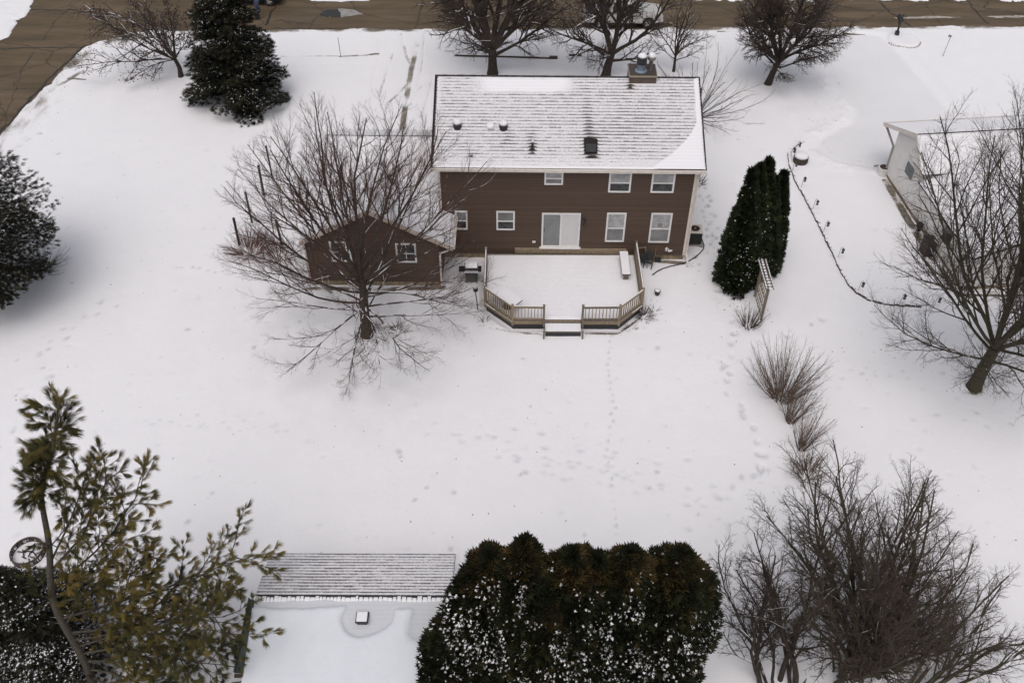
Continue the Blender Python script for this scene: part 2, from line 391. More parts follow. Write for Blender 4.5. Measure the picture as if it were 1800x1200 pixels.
trail([(1420, 670), (1500, 660), (1600, 650), (1700, 640)], .5, .07, .04, .2, .2, .1)
trail([(250, 740), (330, 742), (420, 746), (520, 752)], .35, .06, .035, .14, .15, .1)
trail([(40, 640), (90, 600), (150, 560), (190, 520)], .4, .08, .05, .22, .2, .15)
trail([(10, 780), (40, 720), (80, 660), (60, 640)], .4, .08, .05, .22, .2, .15)
trail([(310, 470), (390, 476), (480, 480)], .3, .05, .03, .3, .12, .05)
trail([(1300, 870), (1320, 800), (1345, 860)], .5, .1, .06, .3, .3, .2)
trail([(1620, 720), (1720, 740), (1790, 760)], .5, .07, .04, .2, .3, .1)
for (x, y) in [(1290, 585), (1262, 510), (1275, 640), (1283, 655), (1305, 720), (1333, 797), (1340, 822), (1385, 590), (1445, 560)]:
    p = at(x, y); dent(p[0], p[1], .10, .11, .26, 1.4, R0.uniform(0, 3))
for k in range(420):
    x = R0.uniform(20, 1780); y = R0.uniform(230, 1180); p = at(x, y); dent(p[0], p[1], R0.uniform(.05, .1), R0.uniform(.015, .05), R0.choice([.04, .06, .1, .3]), 1.3, R0.uniform(0, 3))
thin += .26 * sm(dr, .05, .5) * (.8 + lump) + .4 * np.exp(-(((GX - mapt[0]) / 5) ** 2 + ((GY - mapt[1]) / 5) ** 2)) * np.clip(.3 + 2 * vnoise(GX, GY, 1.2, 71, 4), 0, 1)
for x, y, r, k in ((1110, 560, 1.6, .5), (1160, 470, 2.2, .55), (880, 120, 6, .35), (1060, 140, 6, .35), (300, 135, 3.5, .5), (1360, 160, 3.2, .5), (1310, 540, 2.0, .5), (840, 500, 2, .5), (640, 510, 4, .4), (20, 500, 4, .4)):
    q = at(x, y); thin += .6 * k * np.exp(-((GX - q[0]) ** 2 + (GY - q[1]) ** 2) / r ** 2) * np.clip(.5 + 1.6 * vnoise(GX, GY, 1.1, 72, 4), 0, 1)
dk_ = [(-1.32, 37.5), (-1.32, 34.98), (.02, 33.66), (5.10, 33.66), (6.28, 34.84), (6.28, 37.5)]
Dd = np.min([seg_dist(GP, p_, q_) for p_, q_ in zip(dk_[:-1], dk_[1:])], axis=0); H -= .13 * sm(Dd, .34, .1)
H = onland * (H + .045) - (1 - onland) * .09
nx_, ny_ = len(gx), len(gy); idx = np.arange(nx_ * ny_).reshape(ny_, nx_)
Fq = np.stack([idx[:-1, :-1], idx[:-1, 1:], idx[1:, 1:], idx[1:, :-1]], -1).reshape(-1, 4)
V = np.stack([GX, GY, H - .045], -1).reshape(-1, 3)
t = NT('snowy_lawn'); p = t.pos(); w = t.attr('wear')
gr = t.mix(t.ramp(t.noise(p, 3.0, 4), .35, .65), (.085, .065, .045), (.2, .165, .115))
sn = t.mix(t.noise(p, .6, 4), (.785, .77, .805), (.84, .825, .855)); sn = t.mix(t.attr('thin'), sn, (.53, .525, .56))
fac = t.ramp(t.math('ADD', w, t.math('MULTIPLY', t.math('SUBTRACT', t.noise(p, 13, 4, .7), .5), .9)), .28, .75)
t.col(t.mix(t.math('MULTIPLY', fac, .92), sn, gr)); t.rough(.7); t.b.inputs['Specular IOR Level'].default_value = .25
t.bump(t.noise(p, 5, 5, .65), .035, .6); M['lawn'] = t.m
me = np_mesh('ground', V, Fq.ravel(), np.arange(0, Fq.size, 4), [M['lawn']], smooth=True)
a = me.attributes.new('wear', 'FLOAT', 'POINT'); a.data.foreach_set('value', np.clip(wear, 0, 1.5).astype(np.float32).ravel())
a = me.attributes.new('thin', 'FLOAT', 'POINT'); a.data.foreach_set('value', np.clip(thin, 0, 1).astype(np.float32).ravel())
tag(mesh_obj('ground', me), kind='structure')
def ground_h(x, y):
    i = min(max(np.searchsorted(gx, x), 0), nx_ - 1); j = min(max(np.searchsorted(gy, y), 0), ny_ - 1); return float(H[j, i]) - .045

# roads: worn asphalt just under the snow line
t = NT('worn_asphalt'); p = t.pos()
mp = t.new('ShaderNodeMapping'); mp.inputs['Scale'].default_value = (.16, 1.0, 1); t.l.new(p, mp.inputs[0])
st = t.noise(mp.outputs[0], .9, 5, .6); bl = t.noise(p, .25, 4); gr = t.noise(p, 24, 3)
base = t.mix(t.ramp(st, .3, .72), (.070, .051, .032), (.155, .112, .074)); base = t.mix(t.ramp(bl, .35, .7, 0, .45), base, (.095, .075, .052))
base = t.mix(t.ramp(gr, .35, .75, 0, .35), base, (.165, .125, .09))
vo = t.new('ShaderNodeTexVoronoi', feature='DISTANCE_TO_EDGE'); vo.inputs['Scale'].default_value = .16
dv = t.new('ShaderNodeVectorMath', operation='ADD'); t.l.new(p, dv.inputs[0]); nz = t.new('ShaderNodeTexNoise'); nz.inputs['Scale'].default_value = .9; nz.inputs['Detail'].default_value = 5; t.l.new(p, nz.inputs['Vector']); t.l.new(nz.outputs['Color'], dv.inputs[1]); t.l.new(dv.outputs[0], vo.inputs['Vector'])
base = t.mix(t.ramp(vo.outputs[0], .004, .013, .55, 0), base, (.04, .033, .028))
t.col(base); t.rough(t.ramp(bl, .3, .7, .45, .85)); t.b.inputs['Specular IOR Level'].default_value = .14; t.bump(gr, .008); M['asphalt'] = t.m
zr = -.055
m = MB(); m.add([(-60, 62.0, zr), (700, 62 + .0207 * 760, zr), (700, 110, zr), (-60, 74.5, zr)], [(0, 1, 2, 3)]); tag(m.build('road', M['asphalt']), kind='structure')
m = MB(); m.add([(-38, 30, zr + .004), (-28.2, 30, zr + .004), (-22, 66.5, zr + .004), (-38, 70, zr + .004)], [(0, 1, 2, 3)]); tag(m.build('side_street', M['asphalt']), kind='structure')
# sealed cracks
M['tar'] = plain('tar_sealed_crack', (.028, .022, .018), .5, .3)
R1 = random.Random(3); m = MB()
def crack(pts, w, z=zr + .009):
    P = []
    for a, b in zip(pts[:-1], pts[1:]):
        A = at(*a, z); B = at(*b, z); n = max(2, int(np.linalg.norm(B - A) / .35))
        P += [A + (B - A) * i / n + np.array([R1.gauss(0, .06), R1.gauss(0, .06), 0]) for i in range(n)]
    P.append(at(*pts[-1], z)); L = []; Rr = []
    for i, q in enumerate(P):
        d = P[min(i + 1, len(P) - 1)] - P[max(i - 1, 0)]; nrm = np.array([-d[1], d[0], 0]) / (np.hypot(d[0], d[1]) + 1e-9); ww = w * R1.uniform(.45, 1.25) / 2
        L.append(q + nrm * ww); Rr.append(q - nrm * ww)
    n = len(P); m.add(L + Rr, [(i, i + 1, n + i + 1, n + i) for i in range(n - 1)])
for pts, w in [([(35, 17), (110, 18), (130, 17)], .16), ([(130, 17), (170, 30), (230, 33)], .09), ([(0, 86), (70, 84), (145, 84)], .14), ([(75, 72), (95, 40), (128, 10), (140, 0)], .06),
    ([(60, 90), (40, 120), (25, 152)], .07), ([(0, 157), (40, 156), (85, 157)], .05), ([(28, 152), (20, 180), (0, 215)], .05), ([(230, 33), (205, 25), (180, 50)], .05),
    ([(484, 9), (474, 28), (466, 45)], .16), ([(1545, 2), (1565, 22), (1585, 34), (1600, 46)], .16), ([(1700, 2), (1720, 25), (1738, 42)], .16), ([(1738, 0), (1730, 14)], .09), ([(1585, 34), (1590, 25)], .1),
    ([(480, 50), (560, 50.2), (660, 50.2)], .12), ([(150, 80), (100, 126), (50, 178), (0, 234)], .22)]: crack(pts, w)
tag(m.build('road_crack_sealing', M['tar']), kind='structure')
M['saltcrust'] = plain('pale_dried_salt', (.36, .32, .29), .9, .3, 3)
def blob(name, pts, z, mat):
    P = [at(x, y, z) for x, y in pts]; Q = []
    for i in range(len(P)):
        a, b = P[i], P[(i + 1) % len(P)]
        for k in range(5): Q.append(a + (b - a) * k / 5 + np.array([R1.gauss(0, .04), R1.gauss(0, .04), 0]))
    m = MB(); m.add(Q, [tuple(range(len(Q)))]); return tag(m.build(name, mat), kind='structure')
blob('road_patch', [(575, 22), (600, 15), (625, 18), (638, 25), (600, 31), (575, 30)], zr + .010, plain('grey_road_patch', (.27, .26, .25), .8, .2, 2))
blob('puddle', [(562, 25), (572, 18), (592, 17), (600, 24), (598, 31), (580, 30), (564, 28)], zr + .014, plain('wet_dark_water', (.02, .016, .013), .12, .5, 9))
blob('salt_streak', [(1565, 31), (1600, 30), (1650, 28.5), (1690, 30.5), (1640, 33), (1580, 33)], zr + .012, M['saltcrust'])
blob('salt_streak', [(1735, 29), (1770, 28), (1800, 28), (1800, 31), (1750, 32)], zr + .012, M['saltcrust'])
blob('slush_patch', [(537, -2), (560, -2), (640, -1), (650, 2), (600, 3), (550, 2.5)], zr + .02, M['snow'])
# ------------------------------------------------------------------ the brown house with its garage wing
HO = np.array([8.84, 38.80, 0.0]); HRZ = -0.0098
_hx = np.array([math.cos(HRZ), math.sin(HRZ), 0]); _hy = np.array([-math.sin(HRZ), math.cos(HRZ), 0])
def hl(P): d = np.asarray(P, float) - HO; return np.array([d @ _hx, d @ _hy, d[2]])
def hp(px, py, v=0.0):
    d = ray(px, py); C = np.array([0, 0, CAMH]); n = _hy; t = ((HO + _hy * v - C) @ n) / (d @ n); return hl(C + d * t)
house = thing('brown_house', 'two storey brown house with snow dusted gable roof and garage wing, beyond the deck', 'house', HO, HRZ)
HL = 12.39; EV, RV = -.30, 4.6
EW = hp(1000, 296.5, EV)[2]; RW = hp(1000, 134.2, RV)[2]; SL = (RW - EW) / (RV - EV); WT = EW + SL * .30 - .10
HD = RV + (RW - EW) / .64 + EV
def lap_wall(mb, u0, u1, z0, z1, v, out, step=.15, lap=.020, axis='x'):
    """lapped boards between u0 and u1; out = outward sign"""
    z = z0
    while z < z1 - 1e-4:
        zt = min(z + step, z1); a, b = v + out * lap, v + out * .001
        q = [(u0, a, z), (u1, a, z), (u1, b, zt), (u0, b, zt), (u0, v, z), (u1, v, z)]
        if axis == 'y': q = [(y, x, zz) for x, y, zz in q]
        mb.add(q, [(0, 1, 2, 3), (4, 5, 1, 0)]); z = zt
mb = MB(); lap_wall(mb, -HL, 0, .32, WT, 0, -1); mb.b2((-HL, .001, .3), (0, HD, WT)); 
lap_wall(mb, 0, HD, .32, WT, 0, 1, axis='y'); lap_wall(mb, 0, HD, .32, WT, -HL, -1, axis='y')
for u0, u1 in ((-HL, -HL + .05), (-.05, 0)): mb.prism([(.002, WT), (HD, WT), (RV, RW - .16)], 'x', u0, u1)
mb.build('wall', M['siding'], house)
mb = MB(); mb.b2((-HL + .03, .03, -.3), (-.03, HD - .03, .318)); mb.build('foundation', M['found'], house)
for q0, q1 in (((-.10, -.03, .32), (.03, .10, WT)), ((-HL - .03, -.03, .32), (-HL + .06, .06, WT))): mb = MB(); mb.b2(q0, q1); mb.build('corner_board', M['trim'], house)
M['shingle'] = shingle('snowy_shingles', .19, (.062, .054, .053), .23, .16)
def roof_slope(name, O, U, S, lu, ls, meltfn, mat, parent, step=.09, thick=.13, sag=None):
    """grid sheet O + U*u + S*s with a dark edge rim; meltfn(u, s) -> how bare"""
    nu, ns = int(lu / step) + 2, int(ls / step) + 2
    uu = np.linspace(0, lu, nu); ss = np.linspace(0, ls, ns); UU, SS = np.meshgrid(uu, ss)
    O, U, S = (np.asarray(x, float) for x in (O, U, S)); Nn = np.cross(U, S); Nn /= np.linalg.norm(Nn)
    hgt = np.zeros_like(UU) if sag is None else sag(UU, SS)
    V = O + UU[..., None] * U + SS[..., None] * S + hgt[..., None] * Nn
    idx = np.arange(nu * ns).reshape(ns, nu); Fq = np.stack([idx[:-1, :-1], idx[:-1, 1:], idx[1:, 1:], idx[1:, :-1]], -1).reshape(-1, 4)
    ring = np.concatenate([idx[0, :], idx[1:, -1], idx[-1, -2::-1], idx[-2:0:-1, 0]]); V = V.reshape(-1, 3); b = len(V)
    V2 = V[ring] - Nn * thick; k = len(ring); j = np.arange(k)
    sk = np.stack([ring, b + j, b + (j + 1) % k, np.roll(ring, -1)], -1); c = [b + int(np.where(ring == q)[0][0]) for q in (idx[0, 0], idx[-1, 0], idx[-1, -1], idx[0, -1])]
    Fa = np.concatenate([Fq, sk, np.array([c])]); mi = np.zeros(len(Fa), int); mi[len(Fq):] = 1
    me = np_mesh(name, np.concatenate([V, V2]), Fa.ravel(), np.arange(0, Fa.size, 4), [mat, M['darkedge']], mi)
    a = me.attributes.new('melt', 'FLOAT', 'POINT'); a.data.foreach_set('value', np.concatenate([meltfn(UU, SS).ravel(), np.zeros(k)]).astype(np.float32))
    uvl = me.uv_layers.new(name='UVMap'); li = np.zeros(len(me.loops), np.int32); me.loops.foreach_get('vertex_index', li)
    uvv = np.concatenate([np.stack([UU, SS], -1).reshape(-1, 2), np.zeros((k, 2))]); uvl.data.foreach_set('uv', uvv[li].astype(np.float32).ravel())
    return mesh_obj(name, me, parent)
RLEN = math.hypot(RV - EV, RW - EW); Su = np.array([0, (RV - EV) / RLEN, (RW - EW) / RLEN]); RO = np.array([-HL - .36, EV, EW]); RU = HL + .72
def rp(px, py):
    """pixel -> (u, s) on the rear roof slope, and local point"""
    n = np.cross(np.array([1., 0, 0]), Su); d = ray(px, py); dl = np.array([d @ _hx, d @ _hy, d[2]]); Cc = hl([0, 0, CAMH])
    t = ((RO - Cc) @ n) / (dl @ n); P = Cc + dl * t; return float(P[0] - RO[0]), float((P - RO) @ Su), P
def spot(U, S, px, py, ru, rs, amp):
    u, s, _ = rp(px, py); return amp * np.exp(-(((U - u) / ru) ** 2 + ((S - s) / rs) ** 2))
def main_melt(U, S):
    m = np.zeros_like(U)
    u, s, _ = rp(1039, 257); q = np.maximum(abs(U - u - .0) / .30, abs(S - s) / .42); m += 1.1 * sm(q, 1.18, .85)
    m += spot(U, S, 1039, 245, .5, .5, .25) + spot(U, S, 1041, 275, .32, .1, 1.0) + spot(U, S, 1034, 215, .24, 1.7, .30) + spot(U, S, 1100, 215, 1.5, 1.1, .10)
    m += spot(U, S, 936, 262, .16, .3, .75) + spot(U, S, 934, 243, .2, .6, .22) + spot(U, S, 829, 273, .22, .09, .7) + spot(U, S, 892, 246, .3, .5, .22)
    m += spot(U, S, 885, 230, .3, .12, .15) + spot(U, S, 1108, 152, .15, .22, .8) + spot(U, S, 1000, 158, 2.2, .5, .05)
    u0, s0, _ = rp(848, 150); u1, s1, _ = rp(1010, 150); m -= .6 * sm(np.maximum(abs(U - (u0 + u1) / 2) / ((u1 - u0) / 2), abs(S - (RLEN - .55)) / .42) + .5 * vnoise(U, S, 1.0, 81, 3), 1.3, .5)
    # drift lying along the right-hand edge, widening to a wedge at the lower corner
    uw = RU - (.28 + 2.35 * np.clip(1 - S / 2.9, 0, 1) ** 1.6 + .12 * vnoise(S, U * .3, 1.2, 82, 3)); m -= 1.2 * sm(U, uw - .10, uw + .14)
    m -= .35 * sm(S, .16, .05) ; m -= .25 * sm(U, .5, .1)
    m -= .22 * sm(S, 1.0, .2)
    m += 3 * sm(U, .12, .05) + 3 * sm(U, RU - .12, RU - .05)
    return m
def drift(U, S):
    uw = RU - (.28 + 2.35 * np.clip(1 - S / 2.9, 0, 1) ** 1.6); return .05 * sm(U, uw - .05, uw + .4) * sm(U, RU + .02, RU - .25)
rs_ = roof_slope('roof', RO, (1, 0, 0), Su, RU, RLEN, main_melt, M['shingle'], house, sag=drift)
Sf = np.array([0, RV - (HD - EV), RW - EW]); FLEN = float(np.linalg.norm(Sf)); Sf /= FLEN; RO2 = np.array([0.36, HD - EV, EW])
roof_slope('roof', RO2, (-1, 0, 0), Sf, RU, FLEN, lambda U, S: np.zeros_like(U) - .1, M['shingle'], house, step=.3)
ridge_len = RU; mb = MB()
r1 = random.Random(4); u = RO[0]
while u < RO[0] + RU - .05:
    w = min(r1.uniform(.1, .24), RO[0] + RU - u); h = .012 + r1.uniform(0, .016)
    mb.mat(0); mb.prism([(RV - .10, RW - .05), (RV, RW + h + .01), (RV + .10, RW - .05)], 'x', u, u + w * .98); u += w
mb.build('ridge_cap', [M['darkedge'], M['snow']], house)
mb = MB(); mb.b2((RO[0] + .02, EV - .10, EW - .17), (RO[0] + RU - .02, EV + .012, EW - .035)); mb.build('gutter', M['trim'], house)
mb = MB(); mb.b2((RO[0] + .02, EV + .02, EW - .19), (RO[0] + RU - .02, -.02, EW - .16)); mb.build('soffit', M['trim'], house)
for u0 in (RO[0] + .003, RO[0] + RU - .033): mb = MB(); mb.prism([(EV, EW - .30), (EV, EW - .14), (RV, RW - .14), (RV, RW - .33)], 'x', u0, u0 + .03); mb.build('rake_board', M['trim'], house)
# downspout at the right corner
mb = MB(); mb.bar((.12, EV - .05, EW - .15), (.07, -.08, EW - .5), .09, .07); mb.bar((.07, -.08, EW - .52), (.07, -.08, .45), .1, .08); mb.bar((.07, -.08, .47), (.16, -.62, .07), .1, .08); mb.build('downspout', M['gutter'], house)
# chimney on the ridge, roof vents, plumbing stack
cu0 = hp(1108.5, 132, 4.0)[0]; cu1 = hp(1156, 132, 4.0)[0]; _, cs, cpt = rp(1132, 147)
cv = cpt[1]; cz = cpt[2]; ctop = hp(1132, 133.5, cv)[2]
mb = MB(); lap_wall(mb, cu0, cu1, cz - .3, ctop - .07, cv, -1, .11, .012); mb.b2((cu0, cv + .002, cz - .3), (cu1, cv + 1.15, ctop - .07))
ch = mb.build('chimney', plain('chimney_siding', (.10, .072, .055), .7, .15, 4), house)
mb = MB(); mb.b2((cu0 - .04, cv - .05, ctop - .069), (cu1 + .04, cv + 1.2, ctop)); mb.build('chimney_trim', plain('chimney_trim_paint', (.3, .26, .2), .6, .1), ch)
mb = MB(); mb.b2((cu0 + .0, cv - .0, ctop + .003), (cu1, cv + 1.15, ctop + .03)); 
mb.build('chimney_cap', plain('chimney_top_sheet', (.055, .045, .04), .7, .3, 4), ch)
fu = hp(1127, 120, cv + .45)[0]; mb = MB(); mb.lathe((fu, cv + .42, ctop + .02), [(.30, 0), (.30, .05), (.19, .1), (.19, .42)], 18); mb.build('flue', M['galv'], ch)
mb = MB(); mb.lathe((fu, cv + .42, ctop + .44), [(.25, 0), (.25, .36), (.2, .37)], 18); fc = mb.build('flue_cap', M['black'], ch)
mb = MB(); mb.lathe((fu, cv + .42, ctop + .80), [(.23, 0), (.21, .07), (.15, .13), (.05, .17)], 18); mb.build('snow_cap', M['snow'], ch, smooth=True)
fu2 = hp(1144, 120, cv + .55)[0]; mb = MB(); mb.lathe((fu2, cv + .6, ctop + .02), [(.14, 0), (.11, .05), (.10, .55)], 14); mb.build('flue', plain('dull_flue_metal', (.12, .1, .09), .5, .3, 5, .3), ch)
mb = MB(); mb.lathe((fu2, cv + .6, ctop + .57), [(.2, 0), (.2, .09), (.1, .12)], 14); mb.build('flue_cap', plain('flue_cap_metal', (.17, .15, .13), .5, .3, 5, .3), ch)
mb = MB(); mb.lathe((fu2, cv + .6, ctop + .69), [(.17, 0), (.18, .08), (.13, .18), (.04, .23)], 14); mb.build('snow_cap', M['snow'], ch, smooth=True)
for px, py in ((804, 223), (885, 225)):
    _, _, P = rp(px, py); mb = MB(); mb.lathe((P[0], P[1], P[2] - .1), [(.2, 0), (.2, .2), (.21, .21), (.21, .27), (.16, .30)], 16); rv = mb.build('roof_vent', M['black'], house)
    mb = MB(); mb.lathe((P[0], P[1] + .03, P[2] + .2), [(.205, 0), (.19, .09), (.1, .15), (.02, .17)], 16); mb.build('snow_cap', M['snow'], rv, smooth=True)
_, _, P = rp(862, 222); mb = MB(); mb.lathe((P[0], P[1], P[2] - .08), [(.22, 0), (.2, .14), (.12, .2), (.02, .22)], 14); mb.build('snow_mound', M['snow'], house, smooth=True)
_, _, P = rp(936, 262); mb = MB(); mb.lathe((P[0], P[1], P[2] - .05), [(.055, 0), (.05, .42)], 10); mb.build('vent_pipe', M['black'], house)
mb = MB(); mb.lathe((P[0], P[1], P[2] + .38), [(.06, 0), (.05, .1), (.01, .13)], 10); mb.build('snow_cap', M['snow'], house, smooth=True)
_, _, P = rp(1039, 262); mb = MB(); q = Su * 1.0
mb.box((P[0], P[1], P[2] + .02), (.5, .45, .12), rx=math.atan2(Su[2], Su[1])); mb.build('box_vent', M['black'], house)
# windows
def window(name, u0, u1, w0, w1, parent, upper, lower, v=0.0, fr=.085, slider=False, muntin=False):
    a, h = u1 - u0, w1 - w0; mid = h * .47
    f = MB(); f.b2((0, -.055, 0), (fr, -.01, h)); f.b2((a - fr, -.055, 0), (a, -.01, h)); f.b2((fr, -.053, h - fr), (a - fr, -.01, h)); f.b2((fr, -.06, 0), (a - fr, -.01, fr))
    if not slider: f.b2((fr, -.048, mid - .03), (a - fr, -.012, mid + .03))
    else: f.b2((a / 2 - .045, -.048, fr), (a / 2 + .045, -.012, h - fr))
    if muntin: f.b2((a / 2 - .015, -.045, fr), (a / 2 + .015, -.02, h - fr))
    W = f.build(name, M['white'], parent); W.location = (u0, v, w0)
    if not slider:
        q = MB(); q.b2((fr, -.026, mid + .03), (a - fr, -.014, h - fr)); q.build('pane', upper, W)
        q = MB(); q.b2((fr, -.030, fr), (a - fr, -.016, mid - .03)); q.build('pane', lower, W)
    else:
        q = MB(); q.b2((fr, -.030, fr), (a / 2 - .045, -.016, h - fr)); q.build('pane', lower, W)
        q = MB(); q.b2((a / 2 + .045, -.026, fr), (a - fr, -.014, h - fr)); q.build('pane', upper, W)
    return W
def wpx(name, x0, y0, x1, y1, up, lo, **k):
    A = hp(x0, (y0 + y1) / 2); B = hp(x1, (y0 + y1) / 2); return window(name, A[0], B[0], hp((x0 + x1) / 2, y1)[2], hp((x0 + x1) / 2, y0)[2], house, up, lo, **k)
wpx('window', 957, 301, 990, 324, M['blind'], M['greyglass'])
wpx('window', 1070, 302, 1109.5, 337.5, M['blind'], M['darkglass'])
wpx('window', 1145, 302.5, 1186, 338, M['blind'], M['darkglass'])
wpx('window', 872.5, 370.5, 905, 403.5, M['greyglass'], M['darkglass'])
wpx('window', 800, 370, 822, 402.5, M['greyglass'], M['darkglass'])
wpx('window', 1065, 373.5, 1099, 424, M['blind'], M['greyglass'])
w7 = wpx('window', 1142, 374, 1179, 425.5, M['blind'], M['greyglass'])
mb = MB(); mb.b2((.36, -.034, .98), (.62, -.027, 1.2)); mb.build('window_sticker', M['greyglass'], w7)
dA, dB = hp(951, 432)[0], hp(1017.5, 432)[0]
sd = window('sliding_door', dA, dB, hp(985, 433)[2], hp(985, 374)[2], house, M['doorwhite'], M['doorglass'], slider=True, fr=.09)
mb = MB(); mb.b2((.12, -.075, .95), (.15, -.03, 1.2)); mb.build('handle', M['black'], sd)
mb = MB(); mb.b2((-.08, -.14, -.07), (dB - dA + .08, -.02, -.005)); mb.build('threshold', M['white'], sd)
# ledger board under the door
zb = hp(1000, 433.5)[2]
mb = MB(); mb.b2((hp(905, 437)[0], -.10, .40), (hp(1101, 437)[0], -.016, zb - .075)); mb.build('ledger_board', M['deck'], house)
# wall lamp, socket cover, vent pipes
P = hp(1025.5, 386); mb = MB(); mb.b2((P[0] - .06, -.06, P[2] - .1), (P[0] + .06, -.012, P[2] + .1)); mb.lathe((P[0], -.16, P[2] - .22), [(.05, 0), (.10, .28), (.11, .30), (.03, .40)], 8); mb.build('wall_lamp', M['black'], house)
P = hp(938.5, 424.5); mb = MB(); mb.b2((P[0] - .08, -.05, P[2] - .05), (P[0] + .08, -.012, P[2] + .06)); mb.build('socket_cover', M['white'], house)
for px, py, r in ((1170.5, 437, .05), (1175, 438, .045)):
    P = hp(px, py); mb = MB(); mb.tube([(P[0], -.01, P[2]), (P[0], -.16, P[2]), (P[0] + (.0 if px < 1172 else .16), -.2, P[2] + (.2 if px < 1172 else .08))], r, 10); mb.build('plastic_vent_pipe', M['white'], house)
P = hp(1152, 443); mb = MB(); mb.cyl((P[0], -.06, .35), (P[0], -.06, .8), .02); mb.build('gas_pipe', M['found'], house)
# ---- garage wing (in house coordinates): gable end towards the garden
gA, gB = hl(at(548, 503)), hl(at(778, 501)); gv = float((gA[1] + gB[1]) / 2); gu0, gu1 = float(gA[0]), float(gB[0])
def gp(px, py, v=None): return hp(px, py, gv if v is None else v)
pk = gp(645, 369.5, gv - .25); gpu = float(pk[0]); gpw = float(pk[2])
eR = gp(796, 434.5, gv - .25); eL = gp(525, 425, gv - .25)
gmL, gmR = (gpw - eL[2]) / (gpu - eL[0]), (gpw - eR[2]) / (eR[0] - gpu)
gback = hl(at(660, 238, 5.2))[1] - .2
wl_, wr_ = gpw - gmL * (gpu - gu0) - .1, gpw - gmR * (gu1 - gpu) - .1
mb = MB(); z = .3
while z < gpw - .14:
    zt = min(z + .115, gpw - .14)
    def span(zz): return (gu0 if zz < wl_ else gu0 + (zz - wl_) / gmL, gu1 if zz < wr_ else gu1 - (zz - wr_) / gmR)
    a0, a1 = span(z); b0, b1 = span(zt); mb.add([(a0, gv - .014, z), (a1, gv - .014, z), (b1, gv - .001, zt), (b0, gv - .001, zt), (a0, gv, z), (a1, gv, z)], [(0, 1, 2, 3), (4, 5, 1, 0)]); z = zt
mb.prism([(gu0, .3), (gu1, .3), (gu1, wr_), (gpu, gpw - .12), (gu0, wl_)], 'y', gv + .002, gback); lap_wall(mb, gv, -.02, .3, wr_, gu1, 1, axis='y')
mb.build('garage_wall', M['siding'], house)
mb = MB(); mb.b2((gu0 + .02, gv + .02, -.3), (gu1 - .02, gback, .298)); mb.build('foundation', M['found'], house)
M['shingle_white'] = shingle('snow_covered_shingles', .2, (.04, .033, .031), -.2, .22)
Lg = gback - (gv - .25)
for side in (0, 1):
    if side == 0: O = np.array([eR[0], gv - .25, eR[2]]); E = np.array([gpu, gv - .25, gpw])
    else: O = np.array([eL[0], gback, eL[2]]); E = np.array([gpu, gback, gpw])
    S_ = E - O; ls = np.linalg.norm(S_); S_ /= ls
    if side == 0: # the slope on the house side ends against the back wall below the ridge; build up to the house's left end
        roof_slope('garage_roof', O, (0, 1, 0), S_, Lg, ls, lambda U, S: -.25 + .3 * np.exp(-((U - .2) / .3) ** 2), M['shingle_white'], house, step=.2)
    else:
        roof_slope('garage_roof', O, (0, -1, 0), S_, Lg, ls, lambda U, S: -.3 + 0 * U, M['shingle_white'], house, step=.2)
mb = MB()
for e in (eL, eR):
    t_ = -.16
    mb.add([(e[0], gv - .30, e[2] - .22), (gpu, gv - .30, gpw - .22), (gpu, gv - .30, gpw - .015), (e[0], gv - .30, e[2] - .015), (e[0], gv - .252, e[2] - .22), (gpu, gv - .252, gpw - .22), (gpu, gv - .252, gpw - .015), (e[0], gv - .252, e[2] - .015)],
           [(0, 1, 2, 3), (7, 6, 5, 4), (0, 4, 5, 1), (3, 2, 6, 7), (0, 3, 7, 4)])
mb.build('rake_board', plain('tan_rake_trim', (.5, .4, .33), .55, .12), house)
mb = MB(); mb.b2((eR[0] - .01, gv - .25, eR[2] - .14), (eR[0] + .1, -.05, eR[2] - .02)); mb.build('gutter', M['trim'], house)
mb = MB(); mb.bar((eR[0] + .05, gv - .2, eR[2] - .1), (gu1 + .03, gv - .08, eR[2] - .5), .08, .08); mb.bar((gu1 - .02, gv - .06, eR[2] - .48), (gu1 - .02, gv - .06, .1), .09, .07); mb.build('downspout', M['gutter'], house)
mb = MB(); mb.bar((eL[0] + .1, gv - .1, eL[2] - .1), (gu0 - .02, gv - .06, eL[2] - .45), .08, .08); mb.bar((gu0 - .02, gv - .06, eL[2] - .43), (gu0 - .02, gv - .06, .1), .09, .07); mb.build('downspout', M['gutter'], house)
for (x0, y0, x1, y1) in ((580.5, 423.5, 617, 458.5), (696, 427, 732, 460)):
    A, B = gp(x0, (y0 + y1) / 2), gp(x1, (y0 + y1) / 2); window('garage_window', A[0], B[0], gp(x0, y1)[2], gp(x0, y0)[2], house, M['darkglass'], M['darkglass'], v=gv, muntin=True)
